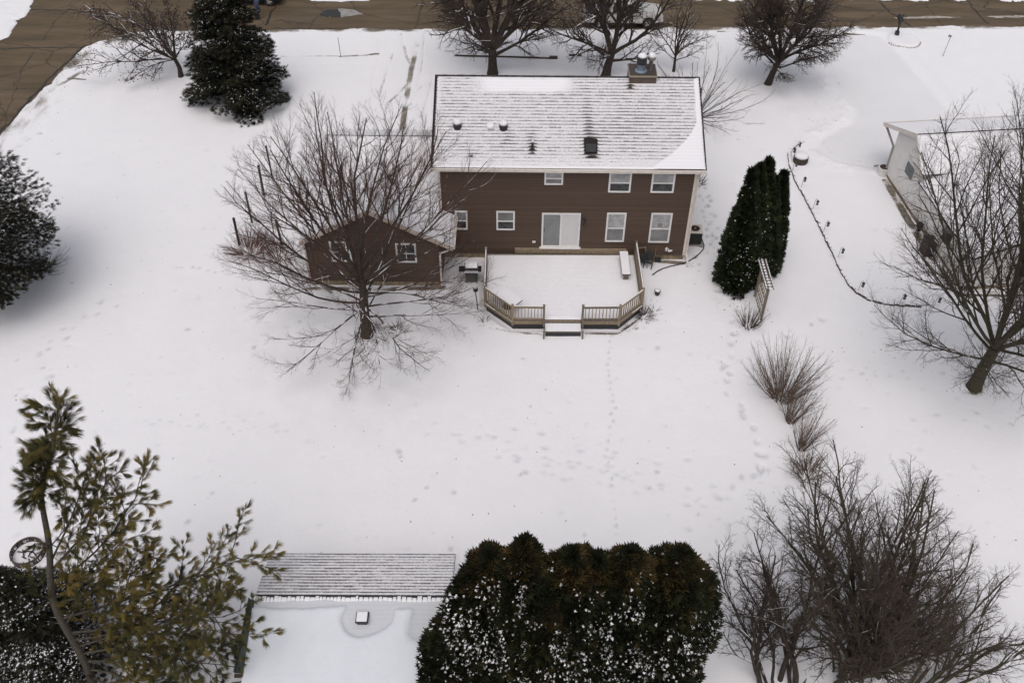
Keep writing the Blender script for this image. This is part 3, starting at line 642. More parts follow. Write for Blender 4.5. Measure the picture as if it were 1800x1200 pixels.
# the garage itself: ridge along the street, behind the wing
gr = hl(at(575, 237, gpw + .45)); rz_ = gpw + .45; gl0 = gr[0] - .1; hs_ = 4.6; ez = rz_ - hs_ * .55
for sgn in (-1, 1):
    O = np.array([gl0 if sgn < 0 else -HL - .05, gr[1] + sgn * hs_, ez]); S_ = np.array([0, -sgn * hs_, rz_ - ez]); ls = np.linalg.norm(S_); S_ /= ls
    roof_slope('garage_roof', O, (-sgn * 1.0, 0, 0), S_, abs(gl0 + HL) - .05, ls, lambda U, S: -.35 + .9 * sm(S, ls - .14, ls - .02) * (vnoise(U, S, .5, 5, 2) > -.12), M['shingle_white'], house, step=.14)
mb = MB(); mb.b2((gl0 + .3, gr[1] - hs_ + .35, -.3), (-HL - .06, gr[1] + hs_ - .35, ez + .05)); mb.prism([(gr[1] - hs_ + .35, ez + .05), (gr[1] + hs_ - .35, ez + .05), (gr[1], rz_ - .2)], 'x', gl0 + .3, gl0 + .5); mb.build('garage_wall', M['siding'], house)

# ------------------------------------------------------------------ deck
DZ = .45
deck = thing('wooden_deck', 'snow covered timber deck with angled corners and baluster railings behind the brown house', 'deck', (2.4, 36.2, 0))
yb = float((HO + _hy * -.12)[1]); FL = at(900, 573, .1); FR_ = at(1088, 575, .1)
DX0, DX1 = -1.32, 6.28
fy = 33.66
outline = [(DX0, yb + .0), (DX0, 34.98), (.02, fy), (5.10, fy), (DX1, 34.84), (DX1, yb - .02)]
mb = MB(); mb.prism(outline, 'z', DZ - .05, DZ); mb.build('floor', M['deckgrey'], deck, world=True)
mb = MB(); ins = [(DX0 + .06, yb - .10), (DX0 + .06, 35.0), (.05, fy + .08), (5.07, fy + .08), (DX1 - .06, 34.87), (DX1 - .06, yb - .08)]
# snow sheet: gridded so that board lines and drifts show
xs = np.arange(DX0, DX1 + .05, .06); ys = np.arange(fy, yb, .06); XX, YY = np.meshgrid(xs, ys); PP = np.stack([XX, YY], -1); sdv = poly_sd(PP, ins)
hh = .055 + .02 * vnoise(XX, YY, .8, 91, 3) - .012 * (np.abs((YY / .145) % 1 - .5) > .42) * np.clip(.4 + (YY - 35.5) * .3 + vnoise(XX, YY, .6, 95, 2) * 2, 0, 1)
hh -= .05 * np.exp(-((YY - (yb - .3)) / .22) ** 2) * np.clip(vnoise(XX, YY * 3, .8, 92, 3) * 2.5 + .4, 0, 1)
hh -= .07 * np.exp(-(((XX - 5.55) / .45) ** 2 + ((YY - 36.9) / .4) ** 2)) * (.6 + vnoise(XX, YY * 4, 1.5, 93, 3))
for k in range(26):
    cx, cy = R0.uniform(0, 6), R0.uniform(34, 38.3); hh += R0.choice([-.03, .02, .025]) * np.exp(-(((XX - cx) ** 2 + (YY - cy) ** 2) / R0.uniform(.05, .09) ** 2))
hh = np.where(sdv > 0, hh * sm(sdv, 0, .08), -.03); VV = np.stack([XX, YY, DZ + hh], -1).reshape(-1, 3) - np.array(deck.location)
ii = np.arange(XX.size).reshape(XX.shape); Fq = np.stack([ii[:-1, :-1], ii[:-1, 1:], ii[1:, 1:], ii[1:, :-1]], -1).reshape(-1, 4)
keep = (sdv.ravel()[Fq] > -.07).any(1); Fq = Fq[keep]; me = np_mesh('snow_layer', VV, Fq.ravel(), np.arange(0, Fq.size, 4), [M['snow']], smooth=True); mesh_obj('snow_layer', me, deck)
mb = MB(); 
for a, b in zip(outline[:-1], outline[1:]): mb.bar((a[0], a[1], DZ - .115), (b[0], b[1], DZ - .115), .04, .21)
mb.build('fascia', M['deck'], deck, world=True)
mb = MB(); ins2 = [(2.45 + (a[0] - 2.45) * .985, a[1] + .035 if a[1] < 35.5 else a[1]) for a in outline]; mb.prism(ins2, 'z', -.2, DZ - .26); mb.build('under_deck_shade', M['black'], deck, world=True)  # black block stands in for the shade in the gap under the deck
RT_ = DZ + .92
def post(x, y, top=RT_ + .10, w=.10, mat='deck'):
    mb = MB(); mb.b2((x - w / 2, y - w / 2, DZ - .28), (x + w / 2, y + w / 2, top)); mb.add([(x - w / 2 - .01, y - w / 2 - .01, top), (x + w / 2 + .01, y - w / 2 - .01, top), (x + w / 2 + .01, y + w / 2 + .01, top), (x - w / 2 - .01, y + w / 2 + .01, top), (x, y, top + .06)], [(0, 1, 4), (1, 2, 4), (2, 3, 4), (3, 0, 4), (3, 2, 1, 0)])
    return mb.build('post', M[mat], deck, world=True)
gx0, gx1 = 1.50, 3.33
pl = [(DX0, 37.9), (DX0, 35.0), (.02, fy + .0), (gx0, fy - .03)]; pr = [(gx1, fy - .03), (5.08, fy), (DX1, 34.86), (DX1 - .02, yb - .25)]
for p in pl + pr: post(p[0], p[1], mat='deckgrey' if p in (pl[3], pr[0], pr[3]) else 'deck')
bal = None
def railing(a, b, mat='deck', n=None, solid=False):
    global bal
    A = np.array([*a, 0.]); B = np.array([*b, 0.]); d = B - A; L = np.linalg.norm(d); t_ = d / L; A2, B2 = A + t_ * .05, B - t_ * .05
    mb = MB(); mb.bar(A2 + [0, 0, RT_], B2 + [0, 0, RT_], .09, .045); mb.bar(A2 + [0, 0, RT_ - .07], B2 + [0, 0, RT_ - .07], .035, .09); mb.bar(A2 + [0, 0, DZ + .13], B2 + [0, 0, DZ + .13], .05, .08)
    r = mb.build('railing', M[mat], deck, world=True)
    mb = MB(); mb.bar(A2 + [0, 0, RT_ + .035], B2 + [0, 0, RT_ + .035], .05, .022); mb.build('snow_cap', M['snow'], r)
    r.children  # the cap shares the rail's frame
    c = [o for o in bpy.data.objects if o.parent == r][0]; c.location = tuple(-v for v in deck.location)
    n = n or int(L / .155)
    for i in range(n):
        p = A2 + (B2 - A2) * (i + .5) / n - np.array(deck.location)
        if bal is None: q = MB(); q.box((0, 0, (DZ + .13 + RT_ - .07) / 2), (.038, .038, RT_ - .2 - DZ)); bal = o = q.build('baluster', M['deck'], r)
        else: o = bal.copy(); COL.objects.link(o); o.parent = r
        o.location = (p[0], p[1], 0); o.rotation_euler = (0, 0, math.atan2(d[1], d[0]))
    return r
railing(pl[0], pl[1], 'deckgrey'); railing(pl[1], pl[2]); railing(pl[2], pl[3], 'deck', 9)
railing(pr[0], pr[1], 'deckgrey', 10); railing(pr[1], pr[2], 'deck'); railing(pr[2], pr[3], 'deckgrey')
# built-in bench on the right, with snow on the seat
bA = at(1090, 432, DZ + .45); mb = MB(); by0, by1 = 36.55, 38.35; bx0, bx1 = 5.42, 5.86
mb.b2((bx0, by0, DZ + .38), (bx1, by1, DZ + .44)); mb.b2((bx0 + .1, by0 + .1, DZ), (bx1 - .1, by0 + .2, DZ + .38)); mb.b2((bx0 + .1, by1 - .2, DZ), (bx1 - .1, by1 - .1, DZ + .38)); bench = mb.build('bench', M['deckgrey'], deck, world=True)
mb = MB(); mb.b2((bx0 + .01, by0 + .01, DZ + .441), (bx1 - .01, by1 - .01, DZ + .485)); s = mb.build('snow_cap', M['snow'], bench, bevel=.02); s.location = tuple(-v for v in deck.location)
# step at the gap
mb = MB(); mb.b2((gx0 + .06, fy - .62, .26), (gx1 - .06, fy - .045, .32)); st_ = mb.build('step', M['deckgrey'], deck, world=True)
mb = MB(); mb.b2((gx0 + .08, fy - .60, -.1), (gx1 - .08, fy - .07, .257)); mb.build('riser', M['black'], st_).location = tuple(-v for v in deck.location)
mb = MB(); mb.b2((gx0 + .07, fy - .61, .321), (gx1 - .07, fy - .07, .365)); s = mb.build('snow_cap', M['snow'], st_, bevel=.02); s.location = tuple(-v for v in deck.location)
mb = MB()
for x in (gx0, gx1): mb.b2((x - .035, fy - .80, -.1), (x + .035, fy - .73, .45)); mb.bar((x, fy - .8, .43), (x, fy - .02, .95), .04, .06)
mb.build('handrail', M['deckgrey'], deck, world=True)

# corner table on the deck
tz = DZ + .68
T = [at(880, 503, tz)[:2], at(900, 512, tz)[:2], at(918.5, 528, tz)[:2], at(905, 538, tz)[:2], at(893, 536, tz)[:2], at(858, 512, tz)[:2]]
tc = np.mean(T, 0); tab = thing('patio_table', 'low dark edged table under smooth snow in the left deck corner', 'table', (tc[0], tc[1], DZ))
mb = MB(); mb.prism([tuple(p) for p in T], 'z', tz - .03, tz); mb.build('table_top', M['black'], tab, world=True)
mb = MB(); mb.prism([tuple(tc + (p - tc) * .985) for p in T], 'z', tz + .001, tz + .05); mb.build('snow_cap', M['snow'], tab, world=True, bevel=.02)
mb = MB(); mb.lathe((tc[0], tc[1], DZ + .04), [(.25, 0), (.25, .03), (.05, .06), (.05, .6)], 12); mb.build('pedestal', M['black'], tab, world=True)
# ------------------------------------------------------------------ plants: tubes for wood, leaf sprays for evergreens
class Tubes:
    def __init__(s): s.g = {}
    def add(s, pts, rad, sides=3): s.g.setdefault((len(pts), sides), []).append((pts, rad))
    def build(s, name, mats, parent, origin=(0, 0, 0)):
        Vs, Fs, b = [], [], 0
        for (n, k), L in s.g.items():
            P = np.array([q[0] for q in L], float) - np.asarray(origin, float); Rd = np.array([q[1] for q in L], float); m = len(L)
            T = np.gradient(P, axis=1); T /= np.linalg.norm(T, axis=2, keepdims=True) + 1e-9
            ref = np.where(np.abs(T[:, :1, 2:3]) > .9, np.array([[[1., 0, 0]]]), np.array([[[0, 0, 1.]]])); ref = np.broadcast_to(ref, T.shape)
            A = np.cross(T, ref); A /= np.linalg.norm(A, axis=2, keepdims=True) + 1e-9; B = np.cross(T, A)
            g = np.arange(k) * 2 * np.pi / k
            V = P[:, :, None, :] + Rd[:, :, None, None] * (A[:, :, None, :] * np.cos(g)[None, None, :, None] + B[:, :, None, :] * np.sin(g)[None, None, :, None])
            Vs.append(V.reshape(-1, 3)); id_ = b + np.arange(m * n * k).reshape(m, n, k)
            q = np.stack([id_[:, :-1, :], np.roll(id_, -1, 2)[:, :-1, :], np.roll(id_, -1, 2)[:, 1:, :], id_[:, 1:, :]], -1).reshape(-1, 4)
            Fs.append(q); b += m * n * k
        if not Vs: return None
        V = np.concatenate(Vs); Fq = np.concatenate(Fs)
        return mesh_obj(name, np_mesh(name, V, Fq.ravel(), np.arange(0, Fq.size, 4), mats, smooth=True), parent)
def nrm(d): l = math.sqrt(d[0] ** 2 + d[1] ** 2 + d[2] ** 2) + 1e-9; return (d[0] / l, d[1] / l, d[2] / l)
def rot_about(d, ang, az):
    """a direction at angle ang from d, turned az round it"""
    h = (0, 0, 1) if abs(d[2]) < .9 else (1, 0, 0)
    a = nrm((d[1] * h[2] - d[2] * h[1], d[2] * h[0] - d[0] * h[2], d[0] * h[1] - d[1] * h[0])); b = (d[1] * a[2] - d[2] * a[1], d[2] * a[0] - d[0] * a[2], d[0] * a[1] - d[1] * a[0])
    c, s, ca, sa = math.cos(ang), math.sin(ang), math.cos(az), math.sin(az)
    return tuple(d[i] * c + (a[i] * ca + b[i] * sa) * s for i in range(3))
class Grower:
    def __init__(s, seed, env, lv, thick_level=1, zmin=.15):
        """lv: per level dict(n, wob, trop, kids, ang, ratio, t0, taper)"""
        s.R = random.Random(seed); s.env = env; s.lv = lv; s.thick = Tubes(); s.thin = Tubes(); s.tl = thick_level; s.tips = []; s.zmin = zmin
    def grow(s, p, d, L, r, level):
        R = s.R; c = s.lv[level]; n = c['n']; pts = [p]; ds = [d]; st = L / n
        for i in range(n):
            tz_ = c['trop']
            d = nrm((d[0] + R.gauss(0, c['wob']), d[1] + R.gauss(0, c['wob']), d[2] + R.gauss(0, c['wob']) + tz_))
            q = (p[0] + d[0] * st, p[1] + d[1] * st, p[2] + d[2] * st)
            if q[2] < s.zmin or (s.env and i > 0 and not s.env(q)): break
            p = q; pts.append(p); ds.append(d)
        m = len(pts)
        if m < 2: return
        taper = c.get('taper', .35); frac = (m - 1) / n; rad = [r * (1 - (1 - taper) * i / (m - 1)) for i in range(m)]
        (s.thick if level <= s.tl else s.thin).add(pts, rad, 7 if level == 0 else 6 if level <= s.tl else 3)
        s.tips.append((pts[-1], ds[-1], level))
        if level + 1 >= len(s.lv): return
        nk = c['kids']; k = max(1, int(round(nk * frac * R.uniform(.8, 1.2)))); az = R.uniform(0, 6.28)
        for j in range(k):
            t = c['t0'] + (1 - c['t0']) * (j + R.random()) / k; x = t * (m - 1); i = min(int(x), m - 2); f = x - i
            q = tuple(pts[i][a] + (pts[i + 1][a] - pts[i][a]) * f for a in range(3)); az += 2.4 + R.gauss(0, .5)
            nd = rot_about(ds[i + 1], c['ang'] * R.uniform(.7, 1.3), az)
            rr = (r * (1 - (1 - taper) * t))
            s.grow(q, nd, L * c['ratio'] * (1 - .55 * t) * R.uniform(.65, 1.2), min(rr * .62, c.get('rmax', 9)), level + 1)
def ell(c, rx, ry, rz, zmin=-1e9):
    return lambda q: ((q[0] - c[0]) / rx) ** 2 + ((q[1] - c[1]) / ry) ** 2 + ((q[2] - c[2]) / rz) ** 2 < 1 and q[2] > zmin
M['bark_maple'] = bark('grey_brown_bark', (.062, .047, .038), .42)
M['twig_maple'] = bark('red_brown_twigs', (.100, .055, .044), 0)
M['bark_dark'] = bark('dark_bark', (.045, .035, .029), .5)
M['twig_dark'] = bark('dark_twigs', (.062, .046, .039), 0)
M['bark_green'] = bark('mossy_bark', (.06, .052, .034), .15)
M['twig_brown'] = bark('brown_twigs', (.082, .062, .050), 0)
M['twig_tan'] = bark('tan_twigs', (.15, .108, .078), 0)
def bare_tree(label, group, base, g, parts=('trunk', 'crown'), mt='bark_dark', mw='twig_dark', cat='tree', name='bare_tree'):
    t = thing(name, label, cat, base, group=group)
    g.thick.build(parts[0], [M[mt]], t, base); g.thin.build(parts[1], [M[mw]], t, base); return t
def trunk_pts(g, pts, r0, r1, sides=10):
    """a bent trunk through given points, with a flared foot"""
    P = [np.array(p, float) for p in pts]; out = []
    for a, b in zip(P[:-1], P[1:]):
        for i in range(5): out.append(a + (b - a) * i / 5)
    out.append(P[-1]); n = len(out); rad = [r0 + (r1 - r0) * i / (n - 1) + r0 * .45 * math.exp(-i / 1.2) for i in range(n)]
    g.thick.add([tuple(q) for q in out], rad, sides); return out, rad

# --- the big maple in front of the garage
b = at(645, 588); R_ = random.Random(11)
g = Grower(21, lambda q: ((q[0] - b[0] - .25) / 7.1) ** 2 + ((q[1] - b[1] - .2) / 6.4) ** 2 + (((q[2] - 5.2) / 6.9) ** 2 if q[2] > 5.2 else ((5.2 - q[2]) / 7.5) ** 2) < 1, [
    dict(n=9, wob=.08, trop=.035, kids=12, ang=.50, ratio=.46, t0=.28, taper=.2),
    dict(n=7, wob=.10, trop=.055, kids=9, ang=.55, ratio=.48, t0=.2, taper=.3, rmax=.032),
    dict(n=5, wob=.11, trop=.06, kids=6.5, ang=.6, ratio=.5, t0=.2, taper=.4, rmax=.0145),
    dict(n=4, wob=.12, trop=.06, kids=3.5, ang=.6, ratio=.55, t0=.3, taper=.5, rmax=.0115),
    dict(n=3, wob=.1, trop=.05, kids=0, ang=.6, ratio=.5, t0=.2, taper=.8, rmax=.011)], 1)
out, rad = trunk_pts(g, [(b[0], b[1], -.2), (b[0] + .02, b[1], 1.2), (b[0] + .10, b[1] + .05, 2.6), (b[0] + .0, b[1] + .1, 4.2)], .26, .15)
limbs = []
for i in range(38):
    az = i * 2.399 + R_.uniform(-.3, .3); f = i / 37; el = math.radians(-4 + 82 * f ** 1.15 + R_.uniform(-6, 6)); z = 1.45 + 2.7 * f ** .9
    d = (math.cos(az) * math.cos(el), math.sin(az) * math.cos(el), math.sin(el)); L = 6.6 + 2.6 * f
    p = out[min(int((z + .2) / 4.4 * 15), 15)]; g.lv[0]['trop'] = .012 + .045 * f if f > .3 else -.003; g.grow(tuple(p), d, L, .040 + .045 * f * R_.uniform(.7, 1.2), 0)
bare_tree('wide bare maple with a dense twiggy crown in front of the brown garage wing', None, b, g, mt='bark_maple', mw='twig_maple')

# --- big tree at the right edge
b = at(1712, 680); R_ = random.Random(5)
g = Grower(33, ell((b[0] + .3, b[1], 7.9), 6.9, 6.3, 8.0, 1.0), [
    dict(n=10, wob=.07, trop=.03, kids=17, ang=.55, ratio=.46, t0=.15, taper=.2),
    dict(n=7, wob=.12, trop=.05, kids=11, ang=.6, ratio=.48, t0=.15, taper=.3, rmax=.045),
    dict(n=5, wob=.17, trop=.06, kids=6, ang=.6, ratio=.55, t0=.12, taper=.4, rmax=.02),
    dict(n=4, wob=.2, trop=.04, kids=2.6, ang=.6, ratio=.55, t0=.2, taper=.5, rmax=.0125),
    dict(n=4, wob=.2, trop=.0, kids=0, ang=.6, ratio=.5, t0=.2, taper=.7, rmax=.009)], 1)
out, rad = trunk_pts(g, [(b[0], b[1], -.2), (b[0] + .02, b[1] + .02, 1.2), (b[0] + .12, b[1] + .05, 2.4)], .29, .23, 12)
for i in range(19):
    az = i * 2.399 + .5 + R_.uniform(-.3, .3); f = i / 18; el = math.radians(8 + 68 * f + R_.uniform(-6, 6)); p = out[-1] if f > .35 else out[7 + int(f * 8)]
    g.lv[0]['trop'] = .01 + .03 * f; g.grow(tuple(p), (math.cos(az) * math.cos(el), math.sin(az) * math.cos(el), math.sin(el)), 7.2 + 7.0 * f, .05 + .06 * f, 0)
bare_tree('large bare tree with stout forked trunk beside the white neighbouring house', None, b, g, mt='bark_green', mw='twig_dark')

# --- street trees behind the house
def street_tree(label, px, py, seed, H_, rad_, r0, nl, zf, elo, ehi, group=None, lean=(0, 0), dens=1.0, mw='twig_dark', kid2=7, droop=.0, off=(0, 0)):
    b = at(px, py); R_ = random.Random(seed); cz_ = (H_ + zf) / 2
    g = Grower(seed * 7 + 1, ell((b[0] + off[0], b[1] + off[1], cz_), rad_, rad_, (H_ - zf) / 2 + .9, .6), [
        dict(n=8, wob=.10, trop=.02 - droop * .3, kids=13 * dens, ang=.65, ratio=.46, t0=.2, taper=.2),
        dict(n=6, wob=.15, trop=.01 - droop, kids=(kid2 + 2) * dens, ang=.7, ratio=.5, t0=.15, taper=.3, rmax=.035),
        dict(n=5, wob=.18, trop=-.01 - droop, kids=4.6 * dens, ang=.7, ratio=.55, t0=.1, taper=.4, rmax=.02),
        dict(n=4, wob=.2, trop=-.02 - droop, kids=0, ang=.6, ratio=.5, t0=.2, taper=.6, rmax=.015)], 1)
    out, rad = trunk_pts(g, [(b[0], b[1], -.2), (b[0] + lean[0] * .4, b[1], zf * .5), (b[0] + lean[0], b[1] + lean[1], zf)], r0, r0 * .72)
    for i in range(nl):
        az = i * 2.399 + R_.uniform(-.3, .3); f = i / max(1, nl - 1); el = math.radians(elo + (ehi - elo) * f + R_.uniform(-8, 8)); p = out[-1] if f > .4 else out[-1 - int((.4 - f) * 9)]
        g.grow(tuple(p), (math.cos(az) * math.cos(el), math.sin(az) * math.cos(el), math.sin(el)), (H_ - zf) * 1.15 * (.75 + .35 * f), r0 * (.36 + .27 * f), 0)
    return bare_tree(label, group, b, g, mw=mw)
street_tree('tall bare tree with a low forked trunk behind the left half of the snowy roof', 866, 130, 3, 9.5, 6.6, .34, 13, 1.8, 14, 80, 'bare trees along the street', dens=1.15, droop=.015)
street_tree('tall bare tree just left of the chimney, in front of the silver pickup', 1064, 135, 4, 9.0, 4.6, .30, 11, 1.6, 14, 80, 'bare trees along the street', lean=(.3, 0), dens=1.1)
street_tree('small bare tree between the chimney and the street', 1184, 126, 6, 4.2, 2.6, .10, 9, 1.1, 15, 75, 'bare trees along the street', dens=.95)
street_tree('dark spreading bare tree on the lawn left of the neighbouring driveway', 1349, 148, 8, 7.6, 3.9, .23, 14, 1.5, 12, 78, 'bare trees along the street', lean=(.45, .1), dens=1.5, droop=.03, off=(.9, 0))

# --- crab apple leaning over the street corner, with withered fruit clusters
b = at(318, 134); R_ = random.Random(2)
g = Grower(44, lambda q: ((q[0] - b[0] + 2.7) / 5.2) ** 2 + ((q[1] - b[1]) / 3.2) ** 2 + ((q[2] - 2.9) / 2.9) ** 2 < 1, [
    dict(n=8, wob=.10, trop=.0, kids=14, ang=.7, ratio=.42, t0=.2, taper=.25),
    dict(n=6, wob=.14, trop=-.01, kids=8, ang=.7, ratio=.5, t0=.15, taper=.3, rmax=.035),
    dict(n=4, wob=.18, trop=.0, kids=3, ang=.7, ratio=.5, t0=.1, taper=.5, rmax=.018),
    dict(n=3, wob=.2, trop=.0, kids=0, ang=.6, ratio=.5, t0=.2, taper=.7, rmax=.012)], 1)
out, rad = trunk_pts(g, [(b[0], b[1], -.1), (b[0] + .05, b[1], .6), (b[0] - .1, b[1], 1.2)], .16, .12)
for az, el, L, r in [(3.0, 20, 6.8, .10), (3.3, 10, 6.4, .08), (2.9, 38, 6.0, .08), (3.35, 42, 5.4, .08), (2.6, 30, 4.6, .07), (2.9, 62, 4.0, .07), (1.8, 55, 3.6, .06), (.6, 50, 2.6, .05), (4.2, 35, 3.8, .06), (5.0, 50, 2.8, .05), (3.7, 12, 4.2, .06), (2.2, 12, 4.2, .06), (0, 75, 3.2, .06)]:
    e = math.radians(el); g.grow(tuple(out[-1]), (math.cos(az) * math.cos(e), math.sin(az) * math.cos(e), math.sin(e)), L, r, 0)
crab = bare_tree('small bare crab apple leaning left at the street corner with withered purple fruit', None, b, g)
# leaf scatter -----------------------------------------------------
def scatter(name, tmpl, pos, fwd, up, scale, tone, mats, parent, origin, matidx=None):
    """tmpl: (verts k x 3, list of tris/quads same size); x = forward, z = up"""
    tv, tf = np.asarray(tmpl[0], float), np.asarray(tmpl[1], int); N = len(pos)
    pos = np.asarray(pos, float) - np.asarray(origin, float); fwd = np.asarray(fwd, float); fwd /= np.linalg.norm(fwd, axis=1, keepdims=True) + 1e-9
    up = np.asarray(up, float); y = np.cross(up, fwd); y /= np.linalg.norm(y, axis=1, keepdims=True) + 1e-9; z = np.cross(fwd, y)
    sc = np.asarray(scale, float).reshape(N, -1)
    V = pos[:, None, :] + sc[:, None, :1] * (tv[None, :, 0:1] * fwd[:, None, :] + tv[None, :, 1:2] * y[:, None, :] + tv[None, :, 2:3] * z[:, None, :])
    k = len(tv); Fq = (np.arange(N)[:, None, None] * k + tf[None]).reshape(-1, tf.shape[1])
    mi = None if matidx is None else np.repeat(matidx, len(tf))
    me = np_mesh(name, V.reshape(-1, 3), Fq.ravel(), np.arange(0, Fq.size, tf.shape[1]), mats, mi)
    a = me.attributes.new('tone', 'FLOAT', 'POINT'); a.data.foreach_set('value', np.repeat(np.asarray(tone, np.float32), k)); return mesh_obj(name, me, parent)
def blades(specs):
    """flat pointed blades: (angle in xy, lift, length, width) fanned from the origin"""
    v, f = [], []
    for a, lift, L, w, x0 in specs:
        d = np.array([math.cos(a), math.sin(a), lift]); d /= np.linalg.norm(d); s = np.array([-math.sin(a), math.cos(a), 0]); o = np.array([x0, 0, 0]); b = len(v)
        v += [o, o + d * L * .5 + s * w / 2, o + d * L, o + d * L * .5 - s * w / 2]; f.append((b, b + 1, b + 2, b + 3))
    return np.array(v), f
ARB = blades([(0, .1, 1, .26, 0), (.5, .25, .8, .22, .05), (-.5, -.05, .8, .22, .05), (.95, -.1, .6, .2, 0), (-.95, .2, .6, .2, 0), (.25, -.3, .8, .2, .1), (-.25, .4, .75, .2, .1)])
SPR = blades([(0, .0, 1, .12, 0), (.6, .1, .6, .10, .1), (-.6, .1, .6, .10, .1), (.7, -.15, .5, .10, .35), (-.7, -.15, .5, .10, .35), (.65, .2, .4, .09, .6), (-.65, .2, .4, .09, .6), (0, -.5, .6, .11, .1), (0, .6, .45, .10, .2)])
PINE = blades([(a, l, L, .05, 0) for a, l, L in [(0, .0, 1), (.14, -.15, 1), (-.14, -.1, 1), (.28, -.28, .95), (-.28, -.25, .95), (.45, -.4, .85), (-.45, -.4, .85), (.08, .14, .9), (-.1, -.4, 1), (.2, .06, .85), (-.22, .08, .85), (.1, -.6, .85)]])
SNOWF = blades([(0, 0, 1, .36, -.4), (.6, .12, .6, .28, -.1), (-.55, .1, .6, .26, 0), (0, .3, .6, .3, -.1)])
CLUMP = blades([(0, 0, 1, .62, -.4), (.8, .2, .7, .5, -.2), (-.8, .2, .7, .5, -.2), (2.6, .1, .55, .5, 0)])
rg = np.random.RandomState(9)
tips = [t for t in g.tips if t[2] >= 2]; idx = rg.choice(len(tips), min(2600, len(tips)), False)
pos = np.array([tips[i][0] for i in idx]); fw = np.array([tips[i][1] for i in idx]) + rg.normal(0, .5, (len(idx), 3))
M['fruit'] = foliage('withered_fruit', (.03, .014, .014), (.085, .04, .042))
scatter('fruit', CLUMP, pos, fw, rg.normal(0, 1, pos.shape), rg.uniform(.05, .11, len(idx)), rg.rand(len(idx)), [M['fruit']], crab, b)

# --- thin bare bush at the right end of the house, beyond the roof corner
def bush(label, base, seed, n, L, spread, r, group=None, cat='shrub', name='bare_shrub', mat='twig_brown', kids=5, lean=(0, 0), foot=.15, elmin=25, wob=.05, kid2=2, trop=.03):
    R_ = random.Random(seed); g = Grower(seed + 100, None, [
        dict(n=7, wob=wob, trop=trop, kids=kids, ang=.42, ratio=.3, t0=.3, taper=.35), dict(n=4, wob=.09, trop=.03, kids=kid2, ang=.45, ratio=.5, t0=.3, taper=.5, rmax=.012),
        dict(n=3, wob=.1, trop=.03, kids=0, ang=.5, ratio=.5, t0=.3, taper=.7, rmax=.008)], 0, -.06)
    for i in range(n):
        az = R_.uniform(0, 6.283); el = math.radians(90 - (90 - elmin) * math.sqrt(R_.random()) * spread); f = foot * math.sqrt(R_.random())
        d = nrm((math.cos(az) * math.cos(el) + lean[0], math.sin(az) * math.cos(el) + lean[1], math.sin(el)))
        g.grow((base[0] + f * math.cos(az), base[1] + f * math.sin(az), -.05), d, L * R_.uniform(.7, 1.1), r * R_.uniform(.7, 1.3), 0)
    t = thing(name, label, cat, base, group=group); g.thick.build('stems', [M[mat]], t, base); g.thin.build('twigs', [M[mat]], t, base); return t
bush('thin bare arching bush standing behind the right end of the snowy roof', at(1222, 205), 5, 40, 4.6, 1.0, .022, mat='twig_dark', elmin=12, kids=6, wob=.08, trop=.01)
# --- fan shaped shrubs down the right side
G = 'fan shaped bare shrubs in a row down the right of the lawn'
bush('biggest fan shaped bare shrub, just below the wooden trellis and the evergreens', at(1374, 698), 11, 125, 2.6, .9, .013, G, lean=(.02, .05), foot=.40, elmin=36, mat='twig_tan', kids=7, kid2=2, wob=.06, trop=.06)
bush('small fan shaped bare shrub between the big shrub and the tan lower one', at(1388, 742), 12, 48, 1.95, .66, .012, G, lean=(.2, .1), foot=.16, elmin=42, mat='twig_tan', kids=6, kid2=2, wob=.06, trop=.05)
bush('tan fan shaped bare shrub, lowest of the three upright fans', at(1408, 788), 13, 52, 2.0, .64, .012, G, lean=(.2, .1), foot=.18, elmin=42, mat='twig_tan', kids=6, kid2=2, wob=.06, trop=.05)
bush('low mossy cut back shrub behind the tangled trees of the lower right corner', at(1418, 838), 14, 60, 1.15, .95, .013, None, foot=.35, elmin=25, mat='twig_tan', wob=.12, kids=6)
bush('clump of dry brown stems at the foot of the wooden trellis', at(1316, 573), 15, 60, 1.05, .9, .012, None, foot=.28, elmin=40, kids=2, cat='plant')
M['redtwig'] = bark('red_brown_stems', (.13, .062, .045), 0)
bush('dense reddish bush around the foot of the tall posts left of the garage', at(437, 442), 16, 120, 1.35, 1.2, .014, None, foot=.5, elmin=12, mat='redtwig', wob=.1, kids=6)
bush('low reddish bush beside the left corner of the garage wing', at(492, 452), 17, 80, 1.0, 1.2, .013, None, foot=.45, elmin=12, mat='redtwig', wob=.1, kids=5)
bush('withered dark plant at the right outer corner of the deck', at(1131, 556), 18, 60, .55, 1.1, .012, 'withered plants around the deck', cat='plant', foot=.22, elmin=10, kids=4, mat='twig_dark')
bush('withered dark plant at the left outer corner of the deck', at(852, 565), 19, 26, .4, 1.1, .010, 'withered plants around the deck', cat='plant', foot=.1, elmin=10, kids=3, mat='twig_dark')
bush('withered stalks on the snow between the deck and the black pot', at(1149, 546), 20, 22, .38, 1.2, .010, 'withered plants around the deck', cat='plant', foot=.12, elmin=5, kids=3, mat='twig_dark')
bush('flattened dead plant in the snow below the deck\'s right front corner', at(1108, 578), 22, 20, .3, 1.3, .010, 'withered plants around the deck', cat='plant', foot=.2, elmin=3, kids=2, mat='twig_dark')
bush('scrubby dead plant under the maple beside its trunk', at(702, 582), 23, 40, .55, 1.2, .009, None, cat='plant', foot=.3, elmin=8, kids=3, mat='twig_brown')
bush('tiny dark bush at the right rear corner of the brown house', at(1228, 322), 24, 40, .6, 1.0, .012, None, foot=.2, elmin=20, kids=4, mat='twig_dark')

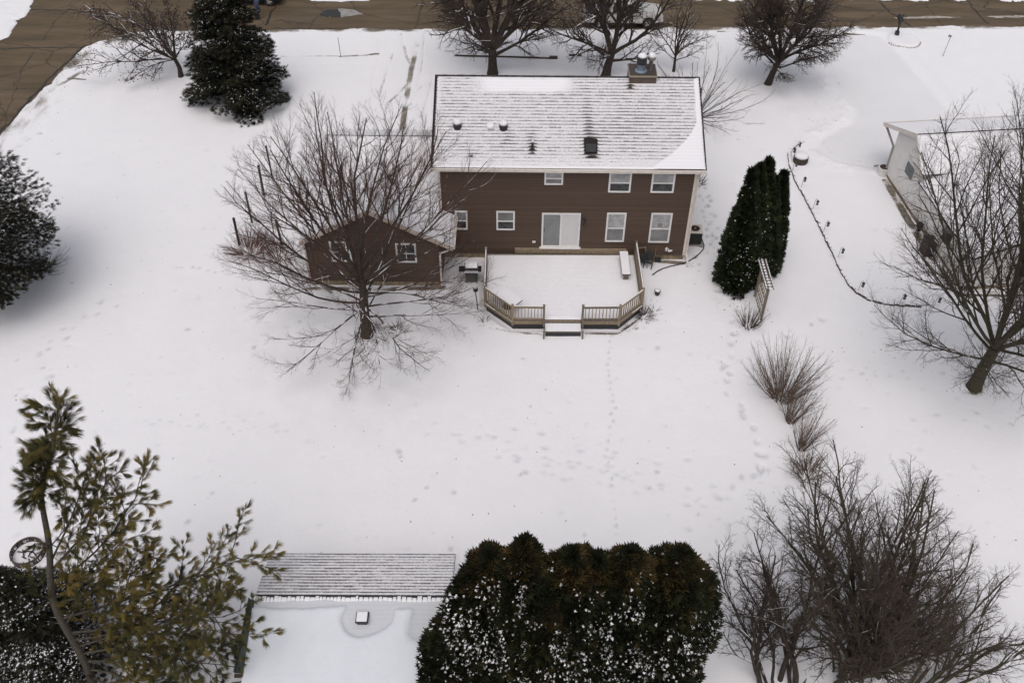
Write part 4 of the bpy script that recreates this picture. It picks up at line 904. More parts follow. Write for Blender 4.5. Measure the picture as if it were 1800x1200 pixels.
# --- arborvitae
M['arb'] = foliage('arborvitae_sprays', (.0075, .0105, .005), (.036, .038, .016))
M['arb_green'] = foliage('green_sprays', (.010, .017, .007), (.044, .055, .022))
M['arb_bronze'] = foliage('bronzed_sprays', (.016, .014, .006), (.085, .056, .020))
def arborvitae(label, base, h, r, seed, n, group=None, green='arb', snow=.25, sc=.28, bronze=.2, peak=1.0, name='arborvitae', lean=(0, 0), snow_sc=.11, wide=.22, leaders=1):
    rg = np.random.RandomState(seed); t = thing(name, label, 'evergreen', base, group=group)
    g = Tubes(); g.add([(base[0], base[1], -.1), (base[0], base[1], h * .3), (base[0] + lean[0] * .5, base[1] + lean[1] * .5, h * .6), (base[0] + lean[0], base[1] + lean[1], h * .92)], [.14, .12, .08, .02], 7); g.build('trunk', [M['bark_dark']], t, base)
    def prof(z): return r * np.clip((1 - z) ** peak, 0, 1) * (1 - np.exp(-(z + wide * .25) / (wide * .35))) if peak < 1.01 else r * np.clip(1 - z ** peak, 0, 1) * (1 - .25 * np.exp(-z / .1))
    z = rg.rand(n * 2); z = z[rg.rand(n * 2) < (.25 + prof(z) / r)][:n]; n = len(z); az = rg.rand(n) * 2 * np.pi
    lob = 1 + .15 * np.sin(az * 3 + seed + z * 4) + .11 * np.sin(az * 7 + z * 11 + seed * 2)
    depth = 1 - .42 * rg.rand(n) ** 2.0; rr = prof(z) * lob * depth; cl = vnoise(az * 2.2, z * h * 1.6, 1.0, seed, 3); rr *= 1 + .38 * cl
    P = np.stack([base[0] + lean[0] * z + rr * np.cos(az), base[1] + lean[1] * z + rr * np.sin(az), z * h + .30 * cl * (r > 1.0) * z ** 2], -1)
    out = np.stack([np.cos(az), np.sin(az), np.zeros(n)], -1); fw = out * rg.uniform(.3, 1.0, (n, 1)) + np.array([0, 0, 1]) * rg.uniform(.3, 1.2, (n, 1)) + rg.normal(0, .28, (n, 3))
    up = np.cross(out, [0, 0, 1]) + rg.normal(0, .6, (n, 3)) + out * .5 + np.array([0, 0, 1.]) * (.35 + 1.3 * z[:, None] ** 5); fw += out * (z[:, None] ** 5) * .8
    tone = np.clip(.32 + cl * 1.1 + rg.normal(0, .22, n) , 0, 1)
    br = (rg.rand(n) < bronze * (.06 + 2.4 * np.clip((z - .86) / .08, 0, 1) + np.clip(cl * 3, 0, 1) * .12)).astype(int)
    scatter('crown', ARB, P, fw, up, sc * rg.uniform(.65, 1.25, n), tone, [M[green], M['arb_bronze']], t, base, br)
    # dark inner twigs so that the crown is not hollow
    m = n // 3; zi = rg.rand(m) ** 1.2; ai = rg.rand(m) * 6.283; ri = prof(zi) * rg.uniform(.3, .75, m); Pi = np.stack([base[0] + lean[0] * zi + ri * np.cos(ai), base[1] + lean[1] * zi + ri * np.sin(ai), zi * h], -1)
    scatter('inner_twigs', ARB, Pi, rg.normal(0, 1, (m, 3)) + [0, 0, .8], rg.normal(0, 1, (m, 3)), sc * 1.5 * np.ones(m), rg.rand(m) * .2, [M['arb']], t, base)
    k = np.where((rg.rand(n) < snow * np.clip((.95 - z + cl * .5) * 4, 0, 1.2) * np.clip(.42 + 3.6 * vnoise(az * 2.4, z * h * 1.5, 1.0, seed + 5, 3), .04, 2.2)) & (depth > .84))[0]; q = len(k)
    if q: scatter('snow_patches', SNOWF, P[k] + out[k] * .09 + [0, 0, .08], out[k] * .7 + rg.normal(0, .5, (q, 3)) + [0, 0, -.35], np.tile([0, 0, 1.], (q, 1)) + rg.normal(0, .35, (q, 3)) + out[k] * .5, snow_sc * 1.25 * rg.uniform(.45, 1.35, q), rg.rand(q), [M['snow']], t, base)
    return t
GA = 'pointed evergreens right of the brown house'
for i, (lb, bx, by, tx, ty, r) in enumerate([
    ('broad dark pointed evergreen with snow flecks at the front left of the clump', 1290, 504, 1322, 306, .98), ('pointed evergreen between the broad front one and the tallest tip of the clump', 1304, 494, 1336, 298, 1.1),
    ('tallest pointed evergreen of the clump right of the brown house', 1320, 480, 1351, 288, 1.12), ('evergreen with a short thin tip just left of the rightmost one in the clump', 1333, 476, 1361, 318, .8), ('narrow pointed evergreen on the right of the clump, behind the wooden trellis', 1344, 462, 1377, 311, .85)]):
    bb = at(bx, by); tp = aty(tx, ty, bb[1]); arborvitae(lb, bb, float(tp[2]) + .15, r, 31 + i, 4200, GA, 'arb_green', .30, .25, .04, 1.75, snow_sc=.062, lean=(float(tp[0] - bb[0]), 0))
GH = 'tall bushy arborvitae of the foreground hedge'
for i, (lb, px, py, zt, r, dy) in enumerate([
    ('foreground arborvitae at the left end of the hedge, half over the small shed roof', 862, 980, 8.2, 1.42, 0), ('tallest foreground arborvitae with a rounded bronze top, second from the left of the hedge', 922, 958, 9.2, 1.35, 0),
    ('foreground arborvitae with a broad double top in the middle of the hedge', 1008, 978, 8.7, 1.3, 0), ('foreground arborvitae third from the right of the hedge, its top merging with the broad one', 1052, 985, 8.5, 1.15, 0),
    ('foreground arborvitae with a pointed bronze top, second from the right of the hedge', 1110, 975, 8.8, 1.2, 0), ('foreground arborvitae at the right end of the hedge beside the bare trees', 1198, 976, 8.7, 1.35, 0)]):
    p = at(px, py, zt); arborvitae(lb, (p[0], p[1], 0), zt + .1, r, 50 + i, 10500, GH, 'arb', .95, .27, .42, (6.5, 4.2, 7.5, 5.0, 5.5, 6.0)[i], snow_sc=.092)
p = at(790, 1072, 6.2); arborvitae('lower foreground arborvitae in front of the hedge, beside the shed roof', (p[0] + .3, p[1], 0), 6.2, 1.42, 57, 8000, GH, 'arb', .5, .27, .3, 3.4, snow_sc=.1)
p = at(965, 1045, 7.6); arborvitae('foreground arborvitae with an orange brown tip, in front of the middle of the hedge', (p[0], p[1], 0), 7.6, 1.2, 58, 8000, GH, 'arb', 1.0, .27, .9, 4.0, snow_sc=.092)
p = at(1190, 1030, 7.8); arborvitae('foreground arborvitae with a bronze shoulder, in front of the right end of the hedge', (p[0], p[1], 0), 7.8, 1.2, 59, 8000, GH, 'arb', 1.0, .27, .9, 4.0, snow_sc=.092)

# --- spruces: drooping tiers of branches
M['spruce'] = foliage('spruce_needles', (.007, .0085, .0055), (.046, .041, .023))
M['spruce_olive'] = foliage('olive_needles', (.012, .012, .006), (.06, .05, .024))
def spruce(label, base, h, r, seed, nb, per, sc, snow=.2, name='spruce_tree', gaps=.0, mat='spruce', z0=.06, rise=0.1, snow_sc=.5, trunk_r=.2, group=None, full=.62, keep=None, pw=.8):
    rg = np.random.RandomState(seed); t = thing(name, label, 'conifer', base, group=group)
    g = Tubes(); g.add([(base[0], base[1], -.1), (base[0], base[1], h * .5), (base[0], base[1], h)], [trunk_r, trunk_r * .55, .02], 8)
    P, FW_, UP_, T_ = [], [], [], []
    for i in range(nb):
        zf = z0 + (1 - z0) * (i + rg.rand()) / nb; az = i * 2.399 + rg.normal(0, .3); L = r * (1 - zf) ** pw * rg.uniform(.72, 1.14) + .15
        if zf < .2: L *= full + (1 - full) * zf / .2
        if keep is not None and not keep(az, zf): continue
        m = max(4, int(per * L / r) + 2); tt = np.sqrt((np.arange(m) + .5) / m); d = np.array([math.cos(az), math.sin(az)])
        drop = rise * L * tt - .30 * L * tt ** 2 + .10 * L * tt ** 4
        pts = np.stack([base[0] + d[0] * L * tt, base[1] + d[1] * L * tt, zf * h + drop], -1)
        g.add([tuple(pts[0] * .0 + [base[0], base[1], zf * h]), tuple(pts[m // 2]), tuple(pts[-1])], [.035 * L / r + .012, .018, .006], 4)
        for s_ in (-1, 0, 1):
            side = np.array([-d[1], d[0], 0]) * s_; w = (.34 * L * tt * (1.15 - tt) * 2.0 + .05)[:, None] * rg.uniform(.3, 1.1, (m, 1))
            q = pts + side * w + rg.normal(0, .05, (m, 3)); q[:, 2] -= abs(s_) * .12 * w[:, 0]
            kk = rg.rand(m) > gaps; P.append(q[kk]); FW_.append((np.array([d[0], d[1], -.15]) + side * .9 + rg.normal(0, .28, (m, 3)))[kk]); UP_.append((np.array([0, 0, 1.]) + rg.normal(0, .25, (m, 3)))[kk]); T_.append(np.full(kk.sum(), rg.normal(.3, .2)))
    P, FW_, UP_, T_ = map(np.concatenate, (P, FW_, UP_, T_)); n = len(P); g.build('trunk', [M['bark_dark']], t, base)
    scatter('crown', SPR, P, FW_, UP_, sc * rg.uniform(.7, 1.3, n), np.clip(T_ + rg.normal(0, .2, n), 0, 1), [M[mat]], t, base)
    cl = vnoise(P[:, 0] * 1.3, P[:, 1] * 1.3 + P[:, 2] * 2, 1.0, seed, 3); k = np.where(rg.rand(n) < snow * np.clip(.45 + 5 * cl, .01, 2.8))[0]; q = len(k)
    if q: scatter('snow_patches', SNOWF, P[k] + FW_[k] * sc * .25 + [0, 0, .07 * sc / .3], FW_[k], UP_[k] + [0, 0, 1.], sc * snow_sc * rg.uniform(.5, 1.2, q), rg.rand(q), [M['snow']], t, base)
    return t
spruce('large dark spruce with snow on its boughs on the front lawn near the street corner', at(424, 176), 10.5, 3.15, 61, 230, 38, .32, .34, snow_sc=.36, rise=.12, z0=.03, full=.95)
b = at(0, 520); spruce('dark open branched conifer cut by the left edge of the picture', b, 8.6, 4.3, 62, 185, 40, .26, .004, gaps=.14, rise=.48, z0=.07, trunk_r=.26, snow_sc=.3, name='conifer_tree', full=.5, pw=.36)
p = at(14, 1002, 4.9); spruce('snow laden dark conifer in the lower left corner under the pine', (p[0] - .4, p[1] - .3, 0), 5.2, 2.9, 63, 260, 40, .19, .62, snow_sc=.5, pw=1.0, rise=.25, z0=.05, name='conifer_tree', full=1.0)
bush('dry tan shrub among the branches of the conifer at the left edge', at(70, 475), 29, 60, 1.5, 1.1, .012, None, foot=.5, elmin=20, kids=5)

# --- the crooked white pine in the lower left
way = [(168, 1215, 15.4), (150, 1160, 15.6), (120, 1112, 15.8), (92, 1060, 16.05), (88, 1020, 16.2), (88, 960, 16.5), (78, 910, 16.7), (71, 872, 16.8), (78, 835, 16.95), (90, 800, 17.1), (98, 765, 17.2), (101, 722, 17.35)]
W = [aty(x, y, Y) for x, y, Y in way]; b = np.array([W[0][0] + .15, 15.3, 0.0]); pine = thing('pine_tree', 'crooked thin pine with long drooping olive needles left of the small shed', 'pine', b)
W = [np.array([b[0], b[1], -.1])] + W; g = Tubes(); pp = []
for i in range(len(W) - 1):
    for k in range(4): pp.append(W[i] + (W[i + 1] - W[i]) * k / 4)
pp.append(W[-1]); pp = np.array(pp); ker = np.ones(5) / 5; sm_ = pp.copy()
for c in range(3): sm_[2:-2, c] = np.convolve(pp[:, c], ker, 'valid')
pp = sm_; g.add([tuple(q) for q in pp], [.125 * (1 - i / len(pp)) ** .8 + .02 for i in range(len(pp))], 9)
R_ = random.Random(17); rg = np.random.RandomState(17); P, FW_, T_ = [], [], []
def shoot(p, d, L, r, lvl, tone, dens=1.0):
    n = 5; pts = [p]; dd_ = d
    for i in range(n):
        dd_ = nrm((dd_[0] + R_.gauss(0, .10), dd_[1] + R_.gauss(0, .10), dd_[2] + R_.gauss(0, .08) + (.05 if lvl == 0 else .03))); p = tuple(p[a] + dd_[a] * L / n for a in range(3)); pts.append(p)
    g.add(pts, [r * (1 - .75 * i / n) for i in range(n + 1)], 5 if lvl == 0 else 4)
    if lvl < 2:
        k = max(3, int((9 if lvl == 0 else 4.2) * L / (3.0 if lvl == 0 else .9) * dens)); az = R_.uniform(0, 6)
        for j in range(k):
            t_ = (.14 if lvl == 0 else .28) + (.86 if lvl == 0 else .72) * (j + .5) / k; x = t_ * n; i = min(int(x), n - 1); q = tuple(pts[i][a] + (pts[i + 1][a] - pts[i][a]) * (x - i) for a in range(3)); az += 2.4
            shoot(q, rot_about(nrm(tuple(pts[i + 1][a] - pts[i][a] for a in range(3))), R_.uniform(.5, .95), az), (L * .36 if lvl == 0 else .42) * R_.uniform(.7, 1.2) * (1.2 - .5 * t_), r * .45, lvl + 1, min(1, max(0, tone + R_.gauss(0, .14))), dens)
    if lvl >= 1:
        for j in range(4 if lvl == 1 else 4):
            i = n - j if lvl == 2 else n - j * 1; i = max(1, i); P.append(pts[i]); f = tuple(pts[i][a] - pts[i - 1][a] for a in range(3)); FW_.append(nrm(f)); T_.append(tone)
def limb(zt, tx, ty, tY, r, tone, dens=1.0):
    """limb from the trunk at index zt to a far end seen at (tx, ty) at depth tY"""
    p = pp[zt]; e = aty(tx, ty, tY); d = e - p; L = np.linalg.norm(d); shoot(tuple(p), nrm(tuple(d / L - np.array([0, 0, .10]))), L * .9, r * .75, 0, tone, dens * (1.0 if zt < 15 else .95))
for a in [(22, 215, 815, 17.6, .05, .5), (21, 270, 830, 18.0, .06, .45, 1.15), (19, 285, 880, 17.5, .055, .75, 1.1), (17, 275, 935, 17.2, .05, .5), (16, 300, 1010, 16.8, .06, .55, 1.2), (14, 450, 985, 17.2, .07, .6, 1.25), (12, 430, 1040, 16.5, .06, .4), (10, 480, 1050, 16.3, .055, .35), (11, 330, 1090, 16.2, .06, .55, 1.2), (9, 440, 1110, 15.9, .06, .4, 1.1), (8, 300, 1150, 15.7, .06, .6, 1.2), (7, 390, 1180, 15.5, .06, .35, 1.1),
          (6, 250, 1210, 15.3, .055, .5, 1.2), (5, 330, 1230, 15.2, .05, .3, 1.1), (24, 165, 870, 17.2, .03, .4, .8), (15, 60, 1010, 16.3, .02, .25, .3), (9, 200, 1000, 16.9, .05, .6, 1.0), (13, 230, 960, 17.3, .05, .55, 1.1)]: limb(*a)
for i in range(64):  # leader tuft
    q = pp[-1 - int(R_.random() * 19)]; az = R_.uniform(0, 6.28); el = R_.uniform(.15, .9); shoot(tuple(q), (math.cos(az) * math.cos(el), math.sin(az) * math.cos(el), math.sin(el)), R_.uniform(.28, .62), .012, 1, R_.uniform(.15, .5))
P, FW_ = np.array(P), np.array(FW_); n = len(P); g.build('trunk', [bark('pine_bark', (.062, .053, .042), 0)], pine, b)
t = NT('pine_needles'); a_ = t.attr('tone'); t.col(t.mix(t.ramp(a_, .45, .95), t.mix(t.ramp(a_, .0, .5), (.013, .015, .006), (.062, .058, .018)), (.17, .122, .032))); t.rough(.7); t.b.inputs['Specular IOR Level'].default_value = .2
scatter('crown', PINE, P, FW_ + rg.normal(0, .15, (n, 3)) + [0, 0, -.18], np.tile([0, 0, 1.], (n, 1)) + rg.normal(0, .3, (n, 3)), .285 * rg.uniform(.7, 1.2, n), np.clip(np.array(T_) + .12 + rg.normal(0, .14, n), 0, 1), [t.m], pine, b)

# --- tangled bare trees in the lower right corner
def thicket(label, base, stems, H_, seed, env, mt, mw, L0, dens=1.0, r0=.12, wob=.1, group=None):
    R_ = random.Random(seed); g = Grower(seed * 3 + 2, env, [
        dict(n=10, wob=wob, trop=.02, kids=15 * dens, ang=.5, ratio=.42, t0=.2, taper=.25), dict(n=7, wob=.13, trop=.015, kids=10 * dens, ang=.6, ratio=.48, t0=.15, taper=.3, rmax=.04),
        dict(n=5, wob=.18, trop=.01, kids=6, ang=.65, ratio=.52, t0=.12, taper=.45, rmax=.017), dict(n=4, wob=.2, trop=.0, kids=2.6, ang=.7, ratio=.5, t0=.15, taper=.6, rmax=.011), dict(n=3, wob=.2, trop=.0, kids=0, ang=.6, ratio=.5, t0=.2, taper=.8, rmax=.0085)], 1)
    for (dx, dy, az, el, L, r) in stems: e = math.radians(el); g.grow((base[0] + dx, base[1] + dy, -.1), (math.cos(az) * math.cos(e), math.sin(az) * math.cos(e), math.sin(e)), L, r, 0)
    return bare_tree(label, group, base, g, mt=mt, mw=mw)
GT = 'tangled bare trees of the lower right corner'
b = np.array([12.0, 16.3, 0]); R_ = random.Random(8)
st = []
for i in range(34):
    az = i * 2.399; hi = i > 11; st.append((R_.gauss(0, .45), R_.gauss(0, .35), az, R_.uniform(58, 86) if hi else R_.uniform(28, 58), R_.uniform(6.5, 8.5), R_.uniform(.05, .11)))
for az, el, L in ((2.3, 42, 8.0), (2.55, 34, 7.6), (2.05, 52, 8.0), (1.75, 60, 8.2), (1.45, 55, 8.0), (2.8, 40, 6.5), (1.1, 50, 7.0)): st.append((R_.gauss(0, .3), R_.gauss(0, .3), az, el, L, .09))
thicket('largest many stemmed bare tree with a dense mossy crown in the lower right corner', b, st, 8, 71, (lambda q, e=ell((11.05, 18.1, 4.1), 4.35, 4.75, 3.85): e(q) and q[0] > 10.6 - 1.7 * (q[2] - 1.5)), 'bark_green', 'twig_brown', 9, .95, group=GT)
b2_ = np.array([9.1, 15.4, 0]); st = [(-.45, .4, 2.5, 72, 6.2, .09), (.25, .5, 1.5, 78, 6.6, .10), (.75, .3, 1.2, 70, 6.2, .11), (-.3, .2, 3.0, 58, 5.6, .07), (.6, .4, 1.9, 64, 6.0, .07), (.0, .1, 2.2, 55, 5.5, .06), (.9, .2, .9, 58, 5.2, .06), (-.2, .3, 2.0, 48, 5.5, .06), (-.5, .2, 3.5, 60, 5.0, .05), (.5, .2, 1.6, 52, 5.2, .05)]
thicket('smaller open bare tree with three dark stems between the hedge and the largest bare tree', b2_, st, 8, 72, ell((8.75, 17.0, 3.4), 2.4, 3.1, 3.4), 'bark_dark', 'twig_dark', 7, .85, group=GT)
b3 = np.array([13.6, 15.2, 0]); st = [(0, 0, .5, 30, 6, .08), (.2, .1, .1, 40, 6, .08), (-.1, .2, .9, 40, 6, .07), (.3, 0, 6.1, 34, 5.5, .07), (.1, .3, .7, 18, 6.0, .07), (0, .1, .3, 50, 5, .06)]
thicket('low bare tree reaching right along the lower right edge', b3, st, 6, 73, ell((15.4, 16.8, 2.3), 3.4, 2.5, 2.3), 'bark_green', 'twig_brown', 6, .8, group=GT)
# ------------------------------------------------------------------ neighbour's white house (right edge)
A = at(1555, 309); B = at(1687, 511); wd = (B - A) / np.linalg.norm(B - A)     # along the left wall, towards the garden
nrz = math.atan2(wd[1], wd[0]) + math.pi / 2
nb = thing('white_house', 'low off white house with snowy roof behind the large bare tree at the right edge', 'house', A, nrz)
nx = np.array([math.cos(nrz), math.sin(nrz), 0]); ny = np.array([-math.sin(nrz), math.cos(nrz), 0])
def nl(P): d = np.asarray(P, float) - A; return np.array([d @ nx, d @ ny, d[2]])
def npx(px, py, u=0.0):
    d = ray(px, py); C = np.array([0, 0, CAMH]); t = ((A + nx * u - C) @ nx) / (d @ nx); return nl(C + d * t)
f_e = nl(at(1557, 216, 2.75)); r_e = nl(at(1634, 307, 2.75)); rg_ = npx(1613, 236, -.28)
LW = float(np.linalg.norm(B - A)); W_ = 16.0; v0, v1 = float(f_e[1]), float(r_e[1]); vr, wr = float(rg_[1]), float(rg_[2])
wallf = -.02; wallr = v1 + .25
def wz(v): return 2.75 + (wr - 2.75) * ((v0 - v) / (v0 - vr) if v > vr else (v - v1) / (vr - v1)) - .12
mb = MB(); mb.prism([(wallf, .25), (wallf, wz(wallf)), (vr, wr - .12), (wallr, wz(wallr)), (wallr, .25)], 'x', 0, W_)
lap_wall(mb, wallr, wallf, .25, 2.45, -.0, -1, .2, .012, axis='y'); 
mb.prism([(wallr, .25), (-LW, .25), (-LW, 2.3), (wallr, 2.3)], 'x', .004, W_); lap_wall(mb, -LW, wallr, .25, 2.3, 0, -1, .2, .012, axis='y')
pkx, pkz = 5.2, 4.2
mb.prism([(.0, 2.29), (pkx * 2, 2.29), (pkx, pkz - .1)], 'y', -LW, -LW + .1); lap_wall(mb, .0, W_, .25, 2.3, -LW, -1, .2, .012); mb.build('wall', M['nsiding'], nb)
mb = MB(); mb.b2((.03, -LW + .03, -.3), (W_, wallf - .03, .248)); mb.build('foundation', M['found'], nb)
M['roofsnow'] = snowmat('roof_snow', .02)
nz_ = lambda U, S: -.4 + 0 * U
M['shingle_n'] = shingle('snowed_over_shingles', .16, (.05, .045, .042), -.45, .2)
for (va, za, vb, zb_, flip) in ((v0, 2.75, vr, wr, 1), (v1, 2.75, vr, wr, 0)):
    d = np.array([0, vb - va, zb_ - za]); ls = np.linalg.norm(d); d /= ls
    if flip: roof_slope('roof', (W_, va, za), (-1, 0, 0), d, W_ + .28, ls, nz_, M['shingle_n'], nb, step=.25, thick=.16)
    else: roof_slope('roof', (-.28, va, za), (1, 0, 0), d, W_ + .28, ls, nz_, M['shingle_n'], nb, step=.2, thick=.16)
for (va, za, vb, zb_) in ((v0, 2.75, vr, wr), (v1, 2.75, vr, wr)):
    mb = MB(); mb.prism([(va, za - .22), (va, za - .012), (vb, zb_ - .012), (vb, zb_ - .22)], 'x', -.31, -.283); mb.build('rake_board', M['trim'], nb)
mb = MB(); mb.b2((-.28, vr - .03, wr - .02), (W_, vr + .02, wr + .012)); mb.build('ridge_cap', M['darkedge'], nb)
mb = MB(); mb.b2((-.3, v0, 2.60), (W_, v0 + .1, 2.74)); mb.build('gutter', M['gutter'], nb)
mb = MB(); mb.bar((-.2, v0 - .05, 2.62), (-.06, wallf + .02, 2.0), .09, .08); mb.bar((-.06, wallf + .0, 2.0), (-.06, wallf + .0, .25), .09, .08); mb.build('downspout', plain('grey_downspout', (.33, .31, .3), .5, .1), nb)
e0 = (-.22, -LW - .2, 2.22); d = np.array([pkx + .22, 0, pkz - 2.22]); ls = np.linalg.norm(d); d /= ls
roof_slope('wing_roof', (-.22, wallr - .02, 2.22), (0, -1, 0), d, LW + .18 + wallr, ls, nz_, M['shingle_n'], nb, step=.2, thick=.14)
d2 = np.array([-d[0], 0, d[2]]); roof_slope('wing_roof', (2 * pkx + .22, -LW - .2, 2.22), (0, 1, 0), d2, LW + .18 + wallr, ls, nz_, M['shingle_n'], nb, step=.3, thick=.14)
mb = MB(); a_, b_ = npx(1594, 291), npx(1606, 303); zc = (a_[2] + b_[2]) / 2
pL, pR = npx(1592, 298), npx(1609, 304); vv0, vv1 = sorted((npx(1597, 286)[1], npx(1605, 316)[1]))
wc = npx(1600.5, 300); wv, wz0 = float(wc[1]), float(wc[2])
mb = MB(); mb.b2((-.05, wv - .52, wz0 - .42), (-.014, wv + .52, wz0 + .42)); wn_o = mb.build('window', M['white'], nb)
mb = MB(); mb.b2((-.056, wv - .46, wz0 - .36), (-.03, wv + .46, wz0 + .36)); mb.build('pane', glass('green_grey_glass', (.07, .10, .10), .1), wn_o)
mb = MB(); mb.b2((-.04, -LW + 2.0, 1.0), (-.014, -LW + 3.0, 2.0)); w2 = mb.build('window', M['white'], nb)
mb = MB(); mb.b2((-.05, -LW + 2.08, 1.08), (-.03, -LW + 2.92, 1.92)); mb.build('pane', M['darkglass'], w2)
# planter pot at the corner, shovel, cabinet by the wall, patio beam
p = at(1552, 306); t = thing('planter_pot', 'pale planter pot at the front corner of the white house', 'planter', p)
mb = MB(); mb.lathe((-.05, -.05, -.03), [(.22, 0), (.30, .12), (.28, .42), (.34, .46), (.34, .54), (.28, .54)], 14); mb.build('pot', M['nsiding'], t)
mb = MB(); mb.lathe((-.05, -.05, .44), [(.27, 0), (.27, .08), (.1, .14)], 14); mb.build('soil', M['twig_dark'], t)
p = at(1544, 296); t = thing('wooden_stake', 'short dark stake leaning beside the pale planter pot', 'stake', p)
mb = MB(); mb.bar((-.18, .25, .0), (.2, -.15, .38), .07, .05); mb.build('shaft', M['deckgrey'], t)
p = at(1636, 447); t = thing('storage_cabinet', 'dark upright cabinet against the left wall of the white house', 'cabinet', p + np.array([.05, .1, 0]), nrz)
mb = MB(); mb.b2((-.55, -.3, 0), (-.05, .3, .9)); mb.build('body', M['brownmetal'], t)
mb = MB(); mb.b2((-.58, -.33, .903), (-.02, .33, .95)); mb.build('lid', M['black'], t)
mb = MB()
for z in (.25, .5, .75): mb.b2((-.57, -.28, z - .02), (-.552, .28, z + .02))
mb.b2((-.5, -.32, .04), (-.1, -.302, .8)); mb.build('door', M['black'], t)
p = at(1618, 405); t = thing('garden_urn', 'small dark urn by the foundation of the white house behind the bare twigs', 'urn', p)
mb = MB(); mb.lathe((-.12, 0, 0), [(.12, 0), (.08, .1), (.2, .3), (.16, .42), (.19, .45)], 12); mb.build('bowl', M['black'], t)

# ------------------------------------------------------------------ small shed in the foreground
sh = thing('small_shed', 'small foreground shed roof, shingled far slope and smooth snow on the near slope', 'shed', (-5.2, 16.9, 0))
zr_ = 3.35; rl, rr_ = at(445, 1052, zr_), at(783, 1050, zr_); el_, er_ = at(482, 972, 2.6), at(811, 973, 2.6); yr = float((rl[1] + rr_[1]) / 2); ye = float((el_[1] + er_[1]) / 2)
xl, xr = float(el_[0] + rl[0]) / 2 - .05, float(er_[0] + rr_[0]) / 2 + .0; mblk = lambda U, S: .10 * np.exp(-((U - 4.6) / 1.6) ** 2) * np.exp(-((S - 1.7) / .8) ** 2) + .12 * sm(S, 2.1, 2.3) + .10 * sm(U, 6.0, 6.6) + .05
L0 = np.array(sh.location)
d = np.array([0, yr - ye, zr_ - 2.6]); ls = np.linalg.norm(d); d /= ls
M['shingle_s'] = shingle('shed_shingles', .155, (.048, .044, .042), .24, .2)
roof_slope('roof', np.array([xr, ye, 2.6]) - L0, (-1, 0, 0), d, xr - xl, ls, mblk, M['shingle_s'], sh, step=.08)
d = np.array([0, -(yr - 12.6), 0]); dn = np.array([0, 12.6 - yr, 2.25 - zr_]); ln = np.linalg.norm(dn); dn /= ln
t = NT('dimmed_shed_snow'); uv_ = t.new('ShaderNodeUVMap', uv_map='UVMap').outputs[0]; sp_ = t.new('ShaderNodeSeparateXYZ'); t.l.new(uv_, sp_.inputs[0]); fr_ = t.math('FRACT', t.math('DIVIDE', sp_.outputs[1], .155))
th_ = t.mix(t.math('MULTIPLY', t.ramp(fr_, .0, .22, 1, 0), .35), (.54, .55, .59), (.40, .40, .425)); t.col(t.mix(t.ramp(t.attr('melt'), .3, .7), t.mix(t.noise(t.pos(), 2.2, 4), (.60, .625, .675), (.68, .70, .745)), th_)); t.rough(.6); t.b.inputs['Specular IOR Level'].default_value = .25  # shade and lens falloff put into the snow colour of this slope
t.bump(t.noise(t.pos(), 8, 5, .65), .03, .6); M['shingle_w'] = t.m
def near_bare(U, S):   # S measured up from the near eave
    q = ln - S; n = vnoise(U, S, .9, 301, 4); bare = sm(q + n * .25, .42, .30); u, s = xr - xl - 3.75, 0
    uu = 6.6 - 0; cx = 3.78; vent = sm(np.hypot((U - cx) / 1.0, (q - .62) / .72) + n * .35, 1.0, .8) * 1.0
    rt = sm(U + n * .5, 5.1, 5.5) * sm(q + n * .4 - .25 * (U - 5.2), 1.6, 1.25)
    return np.clip(bare + vent + rt, 0, 1)
def near_sag(U, S): return .10 * (1 - near_bare(U, S)) + .03 * vnoise(U, S, .5, 302, 4) + .008
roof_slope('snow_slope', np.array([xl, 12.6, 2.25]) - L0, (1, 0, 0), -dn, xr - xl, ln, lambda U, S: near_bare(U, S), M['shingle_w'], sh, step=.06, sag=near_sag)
mb = MB(); x = xl
r1 = random.Random(12)
while x < xr - .1:
    w = min(r1.uniform(.11, .19), xr - x); mb.mat(1); h = r1.uniform(0, .02); k = r1.uniform(.0, .10); mb.prism([(yr - .13, zr_ - .03), (yr, zr_ + .016 + h * .5), (yr + .03 + k * .7, zr_ - .0)], 'x', x, x + w - r1.uniform(.012, .04)); x += w
mb.mat(0); mb.prism([(yr - .10, zr_ - .04), (yr, zr_ + .012), (yr + .14, zr_ - .035)], 'x', xl, xr); mb.build('ridge_cap', [M['darkedge'], M['snow']], sh, world=True)
mb = MB(); mb.b2((xl + .35, 12.9, -.2), (xr - .35, ye - .3, 2.28)); mb.prism([(12.9, 2.28), (ye - .3, 2.45), (yr, zr_ - .2)], 'x', xl + .35, xr - .35); mb.build('wall', M['siding'], sh, world=True)
mb = MB(); g0 = at(436, 1056, 3.2); g1 = at(415, 1181, 2.95); mb.bar((xl - .06, yr - .02, zr_ - .06), (xl - .12, g1[1], 2.9), .24, .05); mb.bar((xl - .16, yr - .02, zr_ - .0), (xl - .24, g1[1], 2.96), .04, .14); mb.bar((xl + .0, yr - .1, zr_ - .02), (xl - .0, g1[1], 2.93), .04, .1); mb.build('barge_board', M['green'], sh, world=True)
mb = MB(); mb.b2((xl - .25, g1[1] - .10, 2.78), (xl + .03, g1[1] - .0, 2.86)); mb.build('barge_end', plain('brown_board_end', (.05, .032, .026), .7, .2), sh, world=True)
mb = MB(); mb.b2((xl - .10, g1[1] - .35, -.2), (xl + .0, g1[1] - .25, 2.8)); mb.build('post', M['deckgrey'], sh, world=True)
vx = float(at(638, 1083, 3.2)[0]); vy = float(at(638, 1088, 3.2)[1]); vz = zr_ + (vy - yr) * (zr_ - 2.25) / (yr - 12.6)
